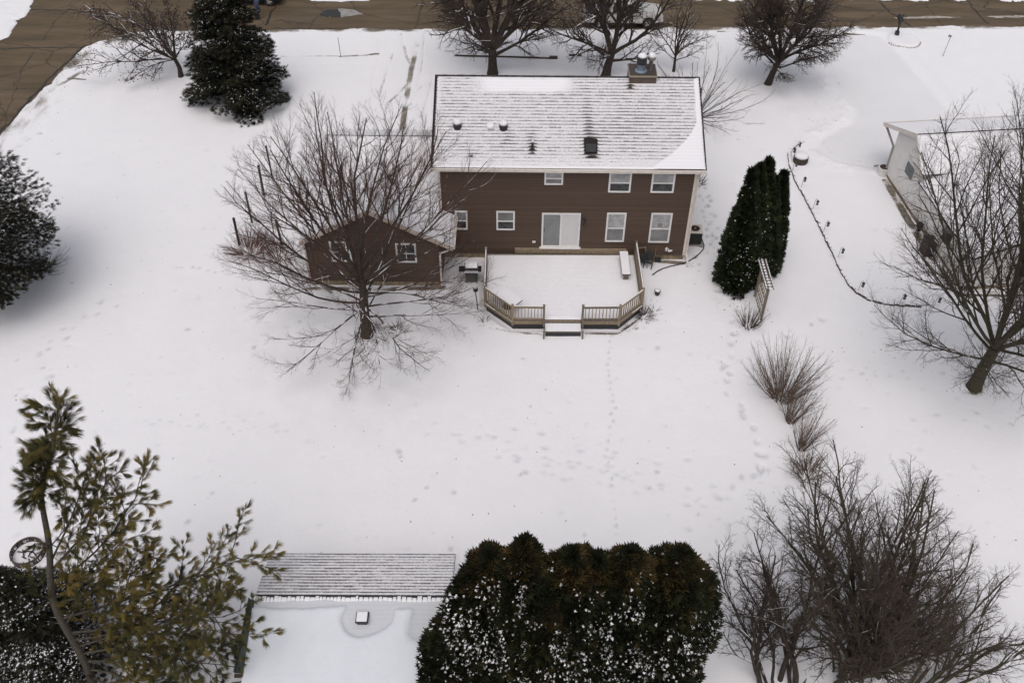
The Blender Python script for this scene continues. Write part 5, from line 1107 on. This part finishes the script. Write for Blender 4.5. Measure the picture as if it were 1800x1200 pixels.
mb = MB(); mb.b2((vx - .16, vy - .16, vz - .1), (vx + .16, vy + .16, vz + .12)); mb.b2((vx - .21, vy - .21, vz + .12), (vx + .21, vy + .21, vz + .16)); rv = mb.build('roof_vent', M['black'], sh, world=True, bevel=.015)
mb = MB(); mb.b2((vx - .18, vy - .17, vz + .161), (vx + .17, vy + .19, vz + .20)); mb.build('snow_cap', M['snow'], rv, bevel=.02).location = tuple(-L0)

# ------------------------------------------------------------------ trellis arbour
p = at(1322, 548); ta, tb = at(1319, 536), at(1336, 566); 
ar = thing('garden_trellis', 'weathered wooden trellis with slatted top standing against the dark evergreens', 'trellis', (ta + tb) / 2)
TA, TB = at(1313, 545), at(1334, 567); TA = TB + (TA - TB) * 1.15; hz_ = 2.15
dv = (TB - TA) / np.linalg.norm(TB - TA); sv = np.array([dv[1] * -1, dv[0], 0]) * -1
if sv[0] < 0: sv = -sv
LT = float(np.linalg.norm(TB - TA))
top0, top1 = at(1340, 458, hz_), at(1350, 496, hz_); dv = np.array([.0, 1.0, 0]); TB = np.array([12.02, 34.22, 0]); TA = TB + dv * 1.75; sv = np.array([1., 0, 0])
mb = MB()
for q in (TA, TB): mb = MB(); mb.b2(q + [-.045, -.045, -.1], q + [.045, .045, hz_]); mb.build('post', M['deckgrey'], ar, world=True)
mb = MB(); n = 7
for i in range(1, n): q = TA + (TB - TA) * i / n; mb.b2(q + [-.015, -.018, .15], q + [.015, .018, hz_ - .1])
for z in (.2, .75, 1.3, 1.85): mb.bar(TA + [-.03, 0, z], TB + [-.03, 0, z], .02, .07)
mb.build('lattice', M['deck'], ar, world=True)
mb = MB()
for o in (-.17, .17): mb.bar(TA + [o, .2, hz_ + .02], TB + [o, -.2, hz_ + .02], .045, .08)
mb.build('top_beam', M['deckgrey'], ar, world=True)
mb = MB(); mb.bar(TA + [.0, .2, hz_ + .03], TB + [0, -.2, hz_ + .03], .09, .07); 
for o in (-.17, .17): mb.bar(TA + [o, .2, hz_ + .075], TB + [o, -.2, hz_ + .075], .04, .03)
mb.build('snow_cap', M['snow'], ar, world=True)
mb = MB(); n = 10
for i in range(n): q = TA + [0, .18, 0] + (TB - TA + [0, -.36, 0]) * (i + .5) / n; mb.bar(q + [-.2, 0, hz_ + .07], q + [.2, 0, hz_ + .07], .03, .05)
mb.build('slat', M['deckgrey'], ar, world=True)

# ------------------------------------------------------------------ edging stones, lanterns, fire pit
path = [at(x, y) for x, y in [(1412, 250), (1400, 256), (1392, 262), (1386, 272), (1388, 290), (1393, 305), (1400, 322), (1412, 343), (1426, 370), (1440, 397), (1453, 425), (1464, 446), (1473, 467), (1482, 484), (1493, 502), (1508, 517), (1527, 527), (1550, 534), (1575, 537), (1602, 538), (1625, 540)]]
seg = np.array(path); cum = np.concatenate([[0], np.cumsum(np.linalg.norm(np.diff(seg, axis=0), axis=1))]); st_ = .26; nblk = int(cum[-1] / st_)
proto = None; r1 = random.Random(6)
def along(s):
    i = min(max(int(np.searchsorted(cum, s)) - 1, 0), len(seg) - 2); f = (s - cum[i]) / (cum[i + 1] - cum[i]); d = seg[i + 1] - seg[i]; return seg[i] + d * f, math.atan2(d[1], d[0])
for i in range(nblk):
    q, a = along((i + .5) * st_)
    if proto is None:
        proto = thing('edging_stone', 'dark scalloped edging stone with snow on top in the curved bed border', 'edging stone', q, a, 'edging stones of the curved garden bed')
        mb = MB(); mb.prism([(-.125, -.1), (.125, -.1), (.125, .08), (.07, .13), (-.07, .13), (-.125, .08)], 'y', -.06, .06); k1 = mb.build('stone', M['stone'], proto, bevel=.012)
        mb = MB(); mb.prism([(-.12, .082), (.12, .082), (.07, .165), (-.07, .165)], 'y', -.055, .075); k2 = mb.build('snow_cap', M['snow'], proto, bevel=.015); o = proto
    else:
        o = proto.copy(); COL.objects.link(o)
        for k in (k1, k2): c = k.copy(); COL.objects.link(c); c.parent = o
    o.location = tuple(q + [r1.gauss(0, .012), r1.gauss(0, .012), r1.uniform(-.03, .02)]); o.rotation_euler = (0, 0, a + r1.gauss(0, .06)); s = r1.uniform(.92, 1.05); o.scale = (s, 1, s)
lan = [(1394, 272, 'at the far end of the curved border'), (1389, 279, 'second from the far end, close beside the farthest one'), (1392, 303, 'beside the round fire pit, half hidden by it'),
       (1408, 331, 'next one below the round fire pit'), (1428, 370, 'level with the upper part of the right hand evergreens'), (1447, 409, 'middle of the straight stretch of the border'),
       (1472, 455, 'lower straight stretch, level with the trellis top'), (1507, 515, 'standing where the border starts to curve right'), (1580, 537, 'behind the twig tips of the large bare tree'), (1640, 541, 'farthest right, among the large bare tree branches')]
lp = None
for i, (x, y, lb) in enumerate(lan):
    q = at(x, y); lab = 'black lantern on a bent hook, ' + lb
    if i == 0: q = at(1398, 268)
    if lp is None:
        lp = thing('hanging_lantern', lab, 'lantern', q, 0, 'lanterns on hooks along the curved border')
        mb = MB(); mb.tube([(0, 0, -.1), (.02, 0, .72), (.05, 0, .82), (.11, 0, .86), (.17, 0, .83), (.19, 0, .77)], .013, 6); a1 = mb.build('hook', plain('grey_hook_metal', (.14, .13, .12), .5, .2), lp)
        mb = MB(); mb.lathe((.19, 0, .46), [(.085, 0), (.085, .03), (.07, .035)], 8); mb.lathe((.19, 0, .68), [(.10, 0), (.06, .06), (.02, .09), (.015, .1)], 8)
        for k in range(4): g_ = k * math.pi / 2 + .78; mb.cyl((.19 + .065 * math.cos(g_), .065 * math.sin(g_), .49), (.19 + .065 * math.cos(g_), .065 * math.sin(g_), .68), .012, n=5)
        a2 = mb.build('lantern_frame', M['black'], lp); mb = MB(); mb.cyl((.19, 0, .5), (.19, 0, .67), .055, n=10); a3 = mb.build('glass', M['greyglass'], lp); o = lp
    else:
        o = lp.copy(); COL.objects.link(o); o['label'] = lab
        for k in (a1, a2, a3): c = k.copy(); COL.objects.link(c); c.parent = o
    o.location = tuple(float(v) for v in q); o.scale = (.86, .86, .9); o.rotation_euler = (0, 0, r1.gauss(.1, .25))
p = at(1408, 289); t = thing('fire_pit', 'round dark fire pit heaped with snow inside the curved border', 'fire pit', p)
mb = MB(); mb.lathe((0, .25, -.05), [(.36, 0), (.40, .05), (.40, .36), (.43, .38), (.43, .45), (.37, .45)], 20); mb.build('bowl', M['brownmetal'], t)
mb = MB(); mb.lathe((0, .25, .38), [(.40, 0), (.40, .09), (.3, .16), (.12, .19), (.01, .2)], 20); mb.build('snow_cap', M['snow'], t, smooth=True)
mb = MB()
for k in range(14): g_ = k * .4488; mb.cyl((.415 * math.cos(g_), .25 + .415 * math.sin(g_), -.03), (.415 * math.cos(g_), .25 + .415 * math.sin(g_), .34), .012, n=5)
mb.build('rib', M['black'], t)

# ------------------------------------------------------------------ things by the house
p = at(1220, 431); p = p + np.array([0, .35, 0]); t = thing('air_conditioner', 'black outdoor air conditioning unit with pale top beside the right wall of the brown house', 'air conditioner', p, -.05)
mb = MB(); mb.b2((-.37, -.37, .06), (.37, .37, .78)); cb = mb.build('cabinet', M['black'], t, bevel=.05)
mb = MB()
for k in range(12): z = .12 + k * .053; mb.b2((-.36, -.385, z), (.36, -.372, z + .018))
mb.build('louvre', plain('dark_grey_louvre', (.04, .04, .042), .5, .2), t)
mb = MB(); mb.b2((-.385, -.385, .785), (.385, .385, .83)); tp = mb.build('top_panel', M['trim'], t, bevel=.03)
mb = MB(); mb.lathe((0, 0, .831), [(.27, 0), (.27, .02), (.21, .02), (.21, .0)], 20); mb.lathe((0, 0, .832), [(.08, 0), (.08, .03), (.02, .04)], 12); mb.build('fan_grille', plain('brown_grille', (.28, .22, .19), .6, .2), tp)
mb = MB(); mb.b2((-.45, -.45, -.1), (.45, .45, .055)); mb.build('base_pad', M['concrete'], t)
M['hose'] = plain('dark_hose', (.03, .03, .032), .6, .2)
hpts = [(1236, 427), (1237.5, 432), (1236, 438), (1230, 445), (1222, 452), (1212, 458), (1202, 462.5), (1190, 465.5), (1178, 468), (1165, 472), (1155, 477), (1147, 483)]
mb = MB(); HPp = [at(x, y, .03) for x, y in hpts]; mb.tube([HPp[0] + [-.1, .25, .2]] + HPp, .03, 7); tag(mb.build('drain_hose', M['hose']), 'dark drain hose curving over the snow from the air conditioner', 'hose')
p = at(1155, 519); t = thing('flower_pot', 'small black pot with snow in it on the snow right of the deck', 'pot', p); t.location.z -= .02
mb = MB(); mb.lathe((0, .05, 0), [(.10, 0), (.15, .26), (.16, .26), (.16, .30), (.13, .30)], 14); mb.build('pot', M['black'], t)
mb = MB(); mb.lathe((0, .05, .28), [(.135, 0), (.13, .05), (.05, .08)], 14); mb.build('snow_cap', M['snow'], t, smooth=True)
# hose reel and bits by the back wall
p = at(1128, 466); t = thing('hose_reel', 'dark hose reel cart against the back wall beside the deck rail', 'hose reel', p, .2)
mb = MB(); 
for s_ in (-.2, .2): mb.lathe((0, 0, 0), [(.001, 0), (.002, .001)], 4); mb.tube([(s_, -.3, 0), (s_, .15, .62), (s_, .25, .95)], .025, 6); mb.tube([(s_, .2, .0), (s_, .1, .5)], .025, 6)
mb.tube([(-.2, .25, .95), (.2, .25, .95)], .025, 6); mb.build('frame', plain('grey_reel_frame', (.2, .2, .19), .5, .3), t)
mb = MB()
for k in range(12):
    a = k * math.pi / 6; b_ = a + math.pi / 6
    for rr in (.13, .19): mb.cyl((-.15 + .02, .02 + rr * math.cos(a), .42 + rr * math.sin(a)), (.13, .02 + rr * math.cos(b_), .42 + rr * math.sin(b_)), .03, n=6)
mb.build('coiled_hose', M['hose'], t); mb = MB()
for s_ in (-.22, .22):
    for k in range(14):
        a = k * math.pi / 7; b_ = a + math.pi / 7; mb.cyl((s_, .02 + .27 * math.cos(a), .42 + .27 * math.sin(a)), (s_, .02 + .27 * math.cos(b_), .42 + .27 * math.sin(b_)), .02, n=5)
mb.build('reel_rim', M['black'], t)
p = at(1139, 468); t = thing('folded_chair', 'folded dark garden chair leaning by the hose reel', 'chair', p, -.3)
mb = MB()
for s_ in (-.2, .2): mb.tube([(s_, -.22, 0), (s_, .18, .8)], .022, 6); mb.tube([(s_, .1, 0), (s_, -.05, .65)], .022, 6)
mb.build('frame', M['black'], t); mb = MB(); mb.bar((0, -.02, .42), (0, .16, .78), .4, .03); mb.build('backrest', M['black'], t); mb = MB(); mb.bar((0, -.1, .40), (0, .06, .14), .38, .03); mb.build('seat', M['black'], t)
p = at(1156, 459); t = thing('garden_tap_box', 'small dark box on the ground by the tan foundation', 'box', p)
mb = MB(); mb.b2((-.14, -.08, -.02), (.14, .1, .16)); mb.build('body', M['black'], t, bevel=.02); mb = MB(); mb.b2((-.15, -.09, .163), (.15, .11, .19)); mb.build('lid', M['hose'], t)
# barbecue
p = at(829, 499); t = thing('barbecue_grill', 'black barbecue grill with snow on its hood between the garage wing and the deck', 'grill', p + np.array([0, .3, 0]), .0)
mb = MB(); mb.b2((-.30, -.24, .08), (.30, .24, .66)); mb.build('cabinet', plain('grey_green_cabinet', (.07, .07, .065), .5, .25), t, bevel=.02)
mb = MB(); mb.prism([(-.28, .68), (.28, .68), (.28, .85), (.17, 1.0), (-.06, 1.02), (-.22, .9)], 'x', -.33, .33); mb.build('hood', M['black'], t, bevel=.03)
mb = MB(); mb.b2((-.62, -.22, .72), (-.335, .2, .76)); mb.b2((.335, -.22, .72), (.5, .2, .76)); mb.build('side_shelf', M['black'], t)
mb = MB(); mb.prism([(-.2, .945), (-.06, 1.03), (.17, 1.01), (.26, .9), (.26, .97), (.17, 1.08), (-.06, 1.10)], 'x', -.3, .31); mb.b2((-.33, -.42, .79), (.33, -.285, .84)); mb.build('snow_cap', M['snow'], t, bevel=.02)
mb = MB(); mb.b2((-.32, -.42, .70), (.32, -.26, .788)); mb.build('control_panel', M['black'], t)
for sx in (-.26, .26):
    for sy in (-.2, .2): mb = MB(); mb.b2((sx - .03, sy - .03, -.05), (sx + .03, sy + .03, .078)); mb.build('leg', M['black'], t)
mb = MB(); mb.tube([(-.25, -.45, .9), (.25, -.45, .9)], .02, 8); mb.build('handle', M['galv'], t)
p = at(836, 511); t = thing('gas_bottle', 'small dark canister with snow on top in front of the barbecue', 'canister', p)
mb = MB(); mb.lathe((0, 0, -.03), [(.1, 0), (.12, .03), (.12, .2), (.07, .26), (.05, .3)], 12); mb.build('bottle', M['black'], t); mb = MB(); mb.lathe((-.02, .0, .2), [(.11, .02), (.1, .1), (.03, .13)], 12); mb.build('snow_cap', M['snow'], t, smooth=True)
mb = MB(); q = [at(x, y, .02) for x, y in [(834, 505), (836, 515), (838, 528), (840, 545)]]; mb.tube(q, .025, 6); tag(mb.build('gas_hose', M['hose']), 'thin dark cord lying on the snow below the barbecue', 'cord')
# tall posts left of the garage
GP_ = 'tall dark posts left of the garage'; pp0 = None
for i, (x, y, h, lb) in enumerate([(479, 313, 2.15, 'farthest'), (464, 343, 1.95, 'second farthest'), (443, 391, 2.0, 'third from the far end'), (421, 431, 1.75, 'nearest, in the reddish bush'), (497, 436, 1.9, 'standing closest to the garage wing')]):
    q = at(x, y); lab = 'tall dark wooden post left of the garage, ' + lb
    o = MB().b2((-.05, -.05, -.3), (.05, .05, h)).build('garden_post', plain('dark_post_wood', (.035, .027, .024), .85, .3) if pp0 is None else pp0.data.materials[0], None)
    pp0 = pp0 or o; o.location = tuple(q); o.rotation_euler = (r1.gauss(0, .015), r1.gauss(0, .015), r1.uniform(0, 1)); tag(o, lab, 'post', GP_)

# ------------------------------------------------------------------ street side: mailboxes, markers, timbers, cars
p = at(1575, 65); t = thing('mailbox', 'black mailbox on a post in a round snowy bed by the street at upper right', 'mailbox', p)
mb = MB(); mb.b2((-.06, -.06, -.1), (.06, .06, 1.15)); mb.b2((-.12, -.12, -.1), (.12, .12, .42)); mb.bar((0, .02, .75), (0, .32, 1.08), .07, .07); mb.build('post', M['black'], t)
mb = MB(); mb.prism([(-.13, 1.16), (.13, 1.16), (.13, 1.32), (.09, 1.42), (0, 1.46), (-.09, 1.42), (-.13, 1.32)], 'y', -.12, .48); mb.build('box', M['black'], t)
mb = MB(); mb.b2((.135, .1, 1.25), (.155, .14, 1.52)); mb.build('flag', M['black'], t)
p = at(455, 33); t = thing('mailbox', 'dark blue mailbox by the street, half behind the large spruce', 'mailbox', p)
mb = MB(); mb.b2((-.08, -.08, -.1), (.08, .08, 1.0)); mb.build('post', M['bluebox'], t)
mb = MB(); mb.prism([(-.15, 1.0), (.15, 1.0), (.15, 1.2), (.09, 1.32), (-.09, 1.32), (-.15, 1.2)], 'y', -.15, .4); mb.build('box', M['bluebox'], t)
mb = MB(); mb.b2((-.17, -.16, .55), (.17, .3, .75)); mb.build('newspaper_box', M['bluebox'], t)
p = at(1657, 99); t = thing('yard_marker', 'thin leaning grey stake with a small plate on the lawn at upper right', 'stake', p)
mb = MB(); mb.cyl((0, 0, -.1), (.12, .05, 1.35), .022, n=7); mb.build('stake', M['concrete'], t); mb = MB(); mb.box((.06, .05, 1.42), (.22, .03, .16), ry=.5); mb.build('plate', plain('grey_plate', (.2, .2, .2), .5, .2), t)
p = at(599, 99); o = MB().cyl((0, 0, -.1), (-.03, 0, 1.35), .02, n=6).build('marker_stake', plain('rusty_stake', (.12, .10, .085), .8, .2)); o.location = tuple(p); tag(o, 'thin upright stake on the snowy front lawn between the spruce and the driveway tracks', 'stake')
p = at(841, 70); o = MB().cyl((0, 0, -.1), (-.03, 0, 1.1), .025, n=6).build('marker_stake', pp0.data.materials[0]); o.location = tuple(p); tag(o, 'dark upright stake at the street behind the tall forked tree', 'stake')
M['timber'] = wood('dark_timber', (.06, .048, .04))
a, b = at(800, 98), at(980, 103); t = thing('landscape_timber', 'long dark landscape timber half under snow behind the tall tree trunk', 'timber', b)
mb = MB(); mb.bar(np.array([a[0] - b[0], a[1] - b[1], .02]), (0, 0, .04), .2, .2); mb.build('beam', M['timber'], t)
mb = MB(); mb.bar(np.array([a[0] - b[0], a[1] - b[1] + .02, .10]), (-.55, .03, .14), .21, .08); mb.build('snow_cap', M['snow'], t, bevel=.02)
a, b = at(1000, 97.5), at(1022, 98.5); o = MB().bar((0, 0, 0), b - a, .14, .1).build('landscape_timber', M['timber']); o.location = tuple(a + [0, 0, .03]); tag(o, 'short dark timber in the snow between the two tall trees', 'timber')

def wheel(par, x, y, r, w=.24):
    mb = MB(); ring = [(r * .62, -w / 2), (r * .93, -w / 2), (r, -w / 3), (r, w / 3), (r * .93, w / 2), (r * .62, w / 2)]; n = 24; vs = []
    for q in ring:
        for i in range(n): g_ = 2 * math.pi * i / n; vs.append((x + q[0] * math.cos(g_), y + q[1], r + q[0] * math.sin(g_)))
    m = len(ring); mb.add(vs, [(j * n + i, j * n + (i + 1) % n, ((j + 1) % m) * n + (i + 1) % n, ((j + 1) % m) * n + i) for j in range(m) for i in range(n)]); wh = mb.build('wheel', M['rubber'], par)
    mb = MB(); mb.cyl((x, y - w * .36, r), (x, y + w * .36, r), r * .62, n=20); rim = mb.build('rim', plain('dark_rim', (.09, .09, .09), .4, .2, 4, .6), wh)
    return wh
def spokes(par, x, y, r, s):
    mb = MB()
    for k in range(5): a = k * 1.2566; mb.bar((x, y, r), (x + r * .58 * math.cos(a), y, r + r * .58 * math.sin(a)), .03 + .0, .07)
    mb.build('spoke', M['silver'], par)
def hull(mb, prof, w0, ws):
    """side outline (x,z), half width at each outline point -> closed body with tumblehome"""
    n = len(prof); vs = [(x, -ws[i], z) for i, (x, z) in enumerate(prof)] + [(x, ws[i], z) for i, (x, z) in enumerate(prof)]
    mb.add(vs, [tuple(range(n)), tuple(range(2 * n - 1, n - 1, -1))] + [(i, n + i, n + (i + 1) % n, (i + 1) % n) for i in range(n)])
def arch(x, r, z0, n=8): return [(x + r * math.cos(math.pi - math.pi * i / n), z0 + r * math.sin(math.pi * i / n)) for i in range(n + 1)]
def truck():
    p0, p1 = at(1029, 57), at(1163, 57); L = 5.5; t = thing('pickup_truck', 'silver pickup truck with dark bed cover parked on the street behind the tall bare tree', 'pickup', ((p0[0] + p1[0]) / 2, 65.35, zr), .012)
    w = .93; prof = [(-L / 2, .5)] + [(-L / 2 + .65, .5)] + arch(-L / 2 + 1.15, .44, .5)[1:] + [(L / 2 - 1.5, .45)] + arch(L / 2 - 1.0, .44, .45)[0:] + [(L / 2 - .05, .45), (L / 2, .62), (L / 2 - .02, .95), (L / 2 - .25, 1.04), (L / 2 - 1.35, 1.13), (-L / 2 + .02, 1.13)]
    mb = MB(); hull(mb, prof, w, [w] * len(prof)); mb.build('body', M['silver'], t, bevel=.02)
    c0, c1 = -L / 2 + 1.75, L / 2 - 1.35; cab = [(c0, 1.132), (c1, 1.132), (c1 - .75, 1.72), (c1 - 1.0, 1.80), (c0 + .25, 1.80), (c0 + .1, 1.72)]; mb = MB(); hull(mb, cab, w, [w - .03, w - .03, w - .17, w - .2, w - .2, w - .17]); cb = mb.build('cab', M['silver'], t, bevel=.03)
    for s in (-1, 1):
        f = lambda x, z: (x, s * (w - .015 - (z - 1.13) * .24 + .012), z)
        for xa, xb, xc, xd in ((c0 + .18, c0 + 1.05, c0 + 1.02, c0 + .26), (c0 + 1.13, c1 - .30, c1 - .80, c0 + 1.12)): mb = MB(); mb.add([f(xa, 1.2), f(xb, 1.2), f(xc, 1.68), f(xd, 1.68)], [(0, 1, 2, 3) if s < 0 else (3, 2, 1, 0)]); mb.build('side_window', M['darkglass'], cb)
    mb = MB(); ww = w - .1; mb.add([(c1 - .05, -ww, 1.18), (c1 - .05, ww, 1.18), (c1 - .72, w - .22, 1.72), (c1 - .72, -w + .22, 1.72)], [(0, 1, 2, 3)])
    for v in range(4): x, y, z = mb.v[v]; mb.v[v] = (x + .03, y, z + .03)
    mb.build('windscreen', glass('grey_windscreen', (.2, .24, .24), .1), cb)
    mb = MB(); mb.b2((-L / 2 + .05, -w + .04, 1.134), (c0 - .03, w - .04, 1.19)); mb.build('bed_cover', plain('black_bed_cover', (.03, .03, .034), .6, .2), t, bevel=.02)
    mb = MB(); mb.b2((-L / 2 + .06, -w + .02, .38), (L / 2 - .1, w - .02, .449)); mb.build('underside', M['black'], t)
    for x in (-L / 2 + 1.15, L / 2 - 1.0):
        for y in (-w + .10, w - .10): wh = wheel(t, x, y, .385); spokes(wh, x, y + (-.10 if y < 0 else .10), .385, 1)
    mb = MB(); mb.b2((-L / 2 - .06, -w + .03, .5), (-L / 2 - .002, w - .03, .68)); mb.build('rear_bumper', M['galv'], t); mb = MB(); mb.b2((L / 2 + .002, -w + .05, .45), (L / 2 + .07, w - .05, .66)); mb.build('front_bumper', M['galv'], t)
    for s in (-1, 1):
        mb = MB(); mb.box((L / 2 - .06, s * (w - .16), .86), (.14, .3, .16)); mb.build('headlight', M['blind'], t); mb = MB(); mb.box((-L / 2 - .005, s * (w - .09), .92), (.05, .16, .3)); mb.build('tail_light', plain('red_tail_lens', (.2, .015, .012), .3, .1), t)
        mb = MB(); mb.box((c1 - .3, s * (w + .09), 1.22), (.12, .18, .16)); mb.build('wing_mirror', M['black'], t, bevel=.03)
        mb = MB(); mb.box((c0 + 1.0, s * (w + .003), 1.0), (.16, .03, .035)); mb.build('door_handle', M['black'], t)
truck()
def suv():
    p = at(447, 9); L = 4.7; t = thing('parked_car', 'dark car at the top edge of the picture, parked on the street behind the spruce', 'car', (p[0] - .3, p[1] + .75, zr), .02); w = .92
    prof = [(-L / 2, .42), (-L / 2 + .45, .36)] + arch(-L / 2 + .95, .4, .36)[0:] + arch(L / 2 - .9, .4, .36) + [(L / 2 - .06, .36), (L / 2, .6), (L / 2 - .06, .92), (L / 2 - 1.1, 1.06), (-L / 2 + .05, 1.08), (-L / 2 - .02, .8)]
    mb = MB(); hull(mb, prof, w, [w] * len(prof)); mb.build('body', M['darkpaint'], t, bevel=.03)
    c0, c1 = -L / 2 + .1, L / 2 - 1.05; cab = [(c0, 1.082), (c1, 1.062), (c1 - .8, 1.6), (c1 - 1.2, 1.68), (c0 + .5, 1.66), (c0 + .2, 1.55)]; mb = MB(); hull(mb, cab, w, [w - .03, w - .03, w - .18, w - .2, w - .2, w - .18]); cb = mb.build('cabin', M['darkpaint'], t, bevel=.03)
    for s in (-1, 1):
        f = lambda x, z: (x, s * (w - .01 - (z - 1.07) * .28 + .012), z)
        mb = MB(); mb.add([f(c0 + .3, 1.12), f(c1 - .25, 1.12), f(c1 - .85, 1.54), f(c0 + .45, 1.54)], [(0, 1, 2, 3)]); mb.build('side_window', M['darkglass'], cb)
    for x in (-L / 2 + .95, L / 2 - .9):
        for y in (-w + .1, w - .1): wh = wheel(t, x, y, .34, .22); spokes(wh, x, y + (-.09 if y < 0 else .09), .34, 1)
    for s in (-1, 1): mb = MB(); mb.box((L / 2 - .08, s * (w - .18), .78), (.16, .32, .14)); mb.build('headlight', M['blind'], t)
suv()
# fire ring in the lower left
p = at(51, 974); t = thing('fire_ring', 'round rusty metal fire ring with cut out shapes on the snow beside the crooked pine', 'fire ring', p); t.location.z -= .03
R_o, hh_ = .62, .27; mb = MB(); n = 48
def ringband(mb, r, z0, z1, th):
    vs = []
    for i in range(n):
        g_ = 2 * math.pi * i / n
        for rr, z in ((r, z0), (r, z1), (r - th, z1), (r - th, z0)): vs.append((rr * math.cos(g_), rr * math.sin(g_), z))
    mb.add(vs, [(4 * i + k, 4 * ((i + 1) % n) + k, 4 * ((i + 1) % n) + (k + 1) % 4, 4 * i + (k + 1) % 4) for i in range(n) for k in range(4)])
ringband(mb, R_o, 0, .06, .03); ringband(mb, R_o, .24, .32, .05)
for k in range(20):
    a = k * 2 * math.pi / 20 + .1; wv = .10 if k % 3 else .05
    mb.box((R_o * .985 * math.cos(a), R_o * .985 * math.sin(a), .15), (.025, wv, .181), rz=a)
    a2_ = a + math.pi / 20
    if k % 2: mb.lathe((R_o * .985 * math.cos(a2_), R_o * .985 * math.sin(a2_), .12), [(.045, 0), (.045, .06)], 8)
    else: mb.box((R_o * .985 * math.cos(a2_), R_o * .985 * math.sin(a2_), .15), (.02, .09, .03), rz=a2_)
mb.build('ring', M['brownmetal'], t)
mb = MB(); r1 = random.Random(4)
for k in range(12):
    a = r1.uniform(0, 6.28); q = (r1.gauss(0, .12), r1.gauss(0, .12), .05); mb.cyl(q, (q[0] + .3 * math.cos(a), q[1] + .3 * math.sin(a), .08 + r1.random() * .1), .025, n=6)
mb.build('charred_wood', M['black'], t)
# loose leaves, seed heads and grass tips on the snow
rg = np.random.RandomState(77); P = []
def strew(n, px, py, sx, sy):
    for k in range(n): P.append(at(px + rg.normal(0, sx), py + rg.normal(0, sy)))
for k in range(330): P.append(at(rg.uniform(5, 1795), rg.uniform(230, 1190)))
for px, py, sx, sy, n in [(1110, 575, 28, 10, 26), (1150, 540, 8, 14, 8), (690, 590, 40, 20, 26), (1330, 575, 25, 10, 14), (1712, 690, 20, 8, 16), (1390, 720, 30, 30, 10), (1440, 210, 30, 40, 40), (100, 165, 30, 40, 50), (240, 140, 50, 12, 30), (1560, 640, 60, 30, 20), (1240, 400, 20, 60, 18), (1150, 50, 0, 0, 1), (1290, 540, 25, 8, 18), (860, 570, 12, 6, 10), (600, 509, 60, 3, 22)]: strew(n, px, py, sx, sy)
P = np.array([[q[0], q[1], ground_h(q[0], q[1]) + .02] for q in P if not (DX0 < q[0] < DX1 and 33.6 < q[1] < 39) and not (-10.5 < q[0] < 9 and 36.6 < q[1] < 48)]); n = len(P)
M['debris'] = foliage('dead_leaf', (.025, .018, .013), (.10, .07, .045))
o = scatter('fallen_leaves', CLUMP, P, rg.normal(0, 1, (n, 3)) * [1, 1, .3], np.tile([0, 0, 1.], (n, 1)) + rg.normal(0, .3, (n, 3)), rg.uniform(.025, .065, n), rg.rand(n), [M['debris']], None, (0, 0, 0)); tag(o, kind='stuff', label='scattered dead leaves and seed heads lying on the snow', cat='leaves')
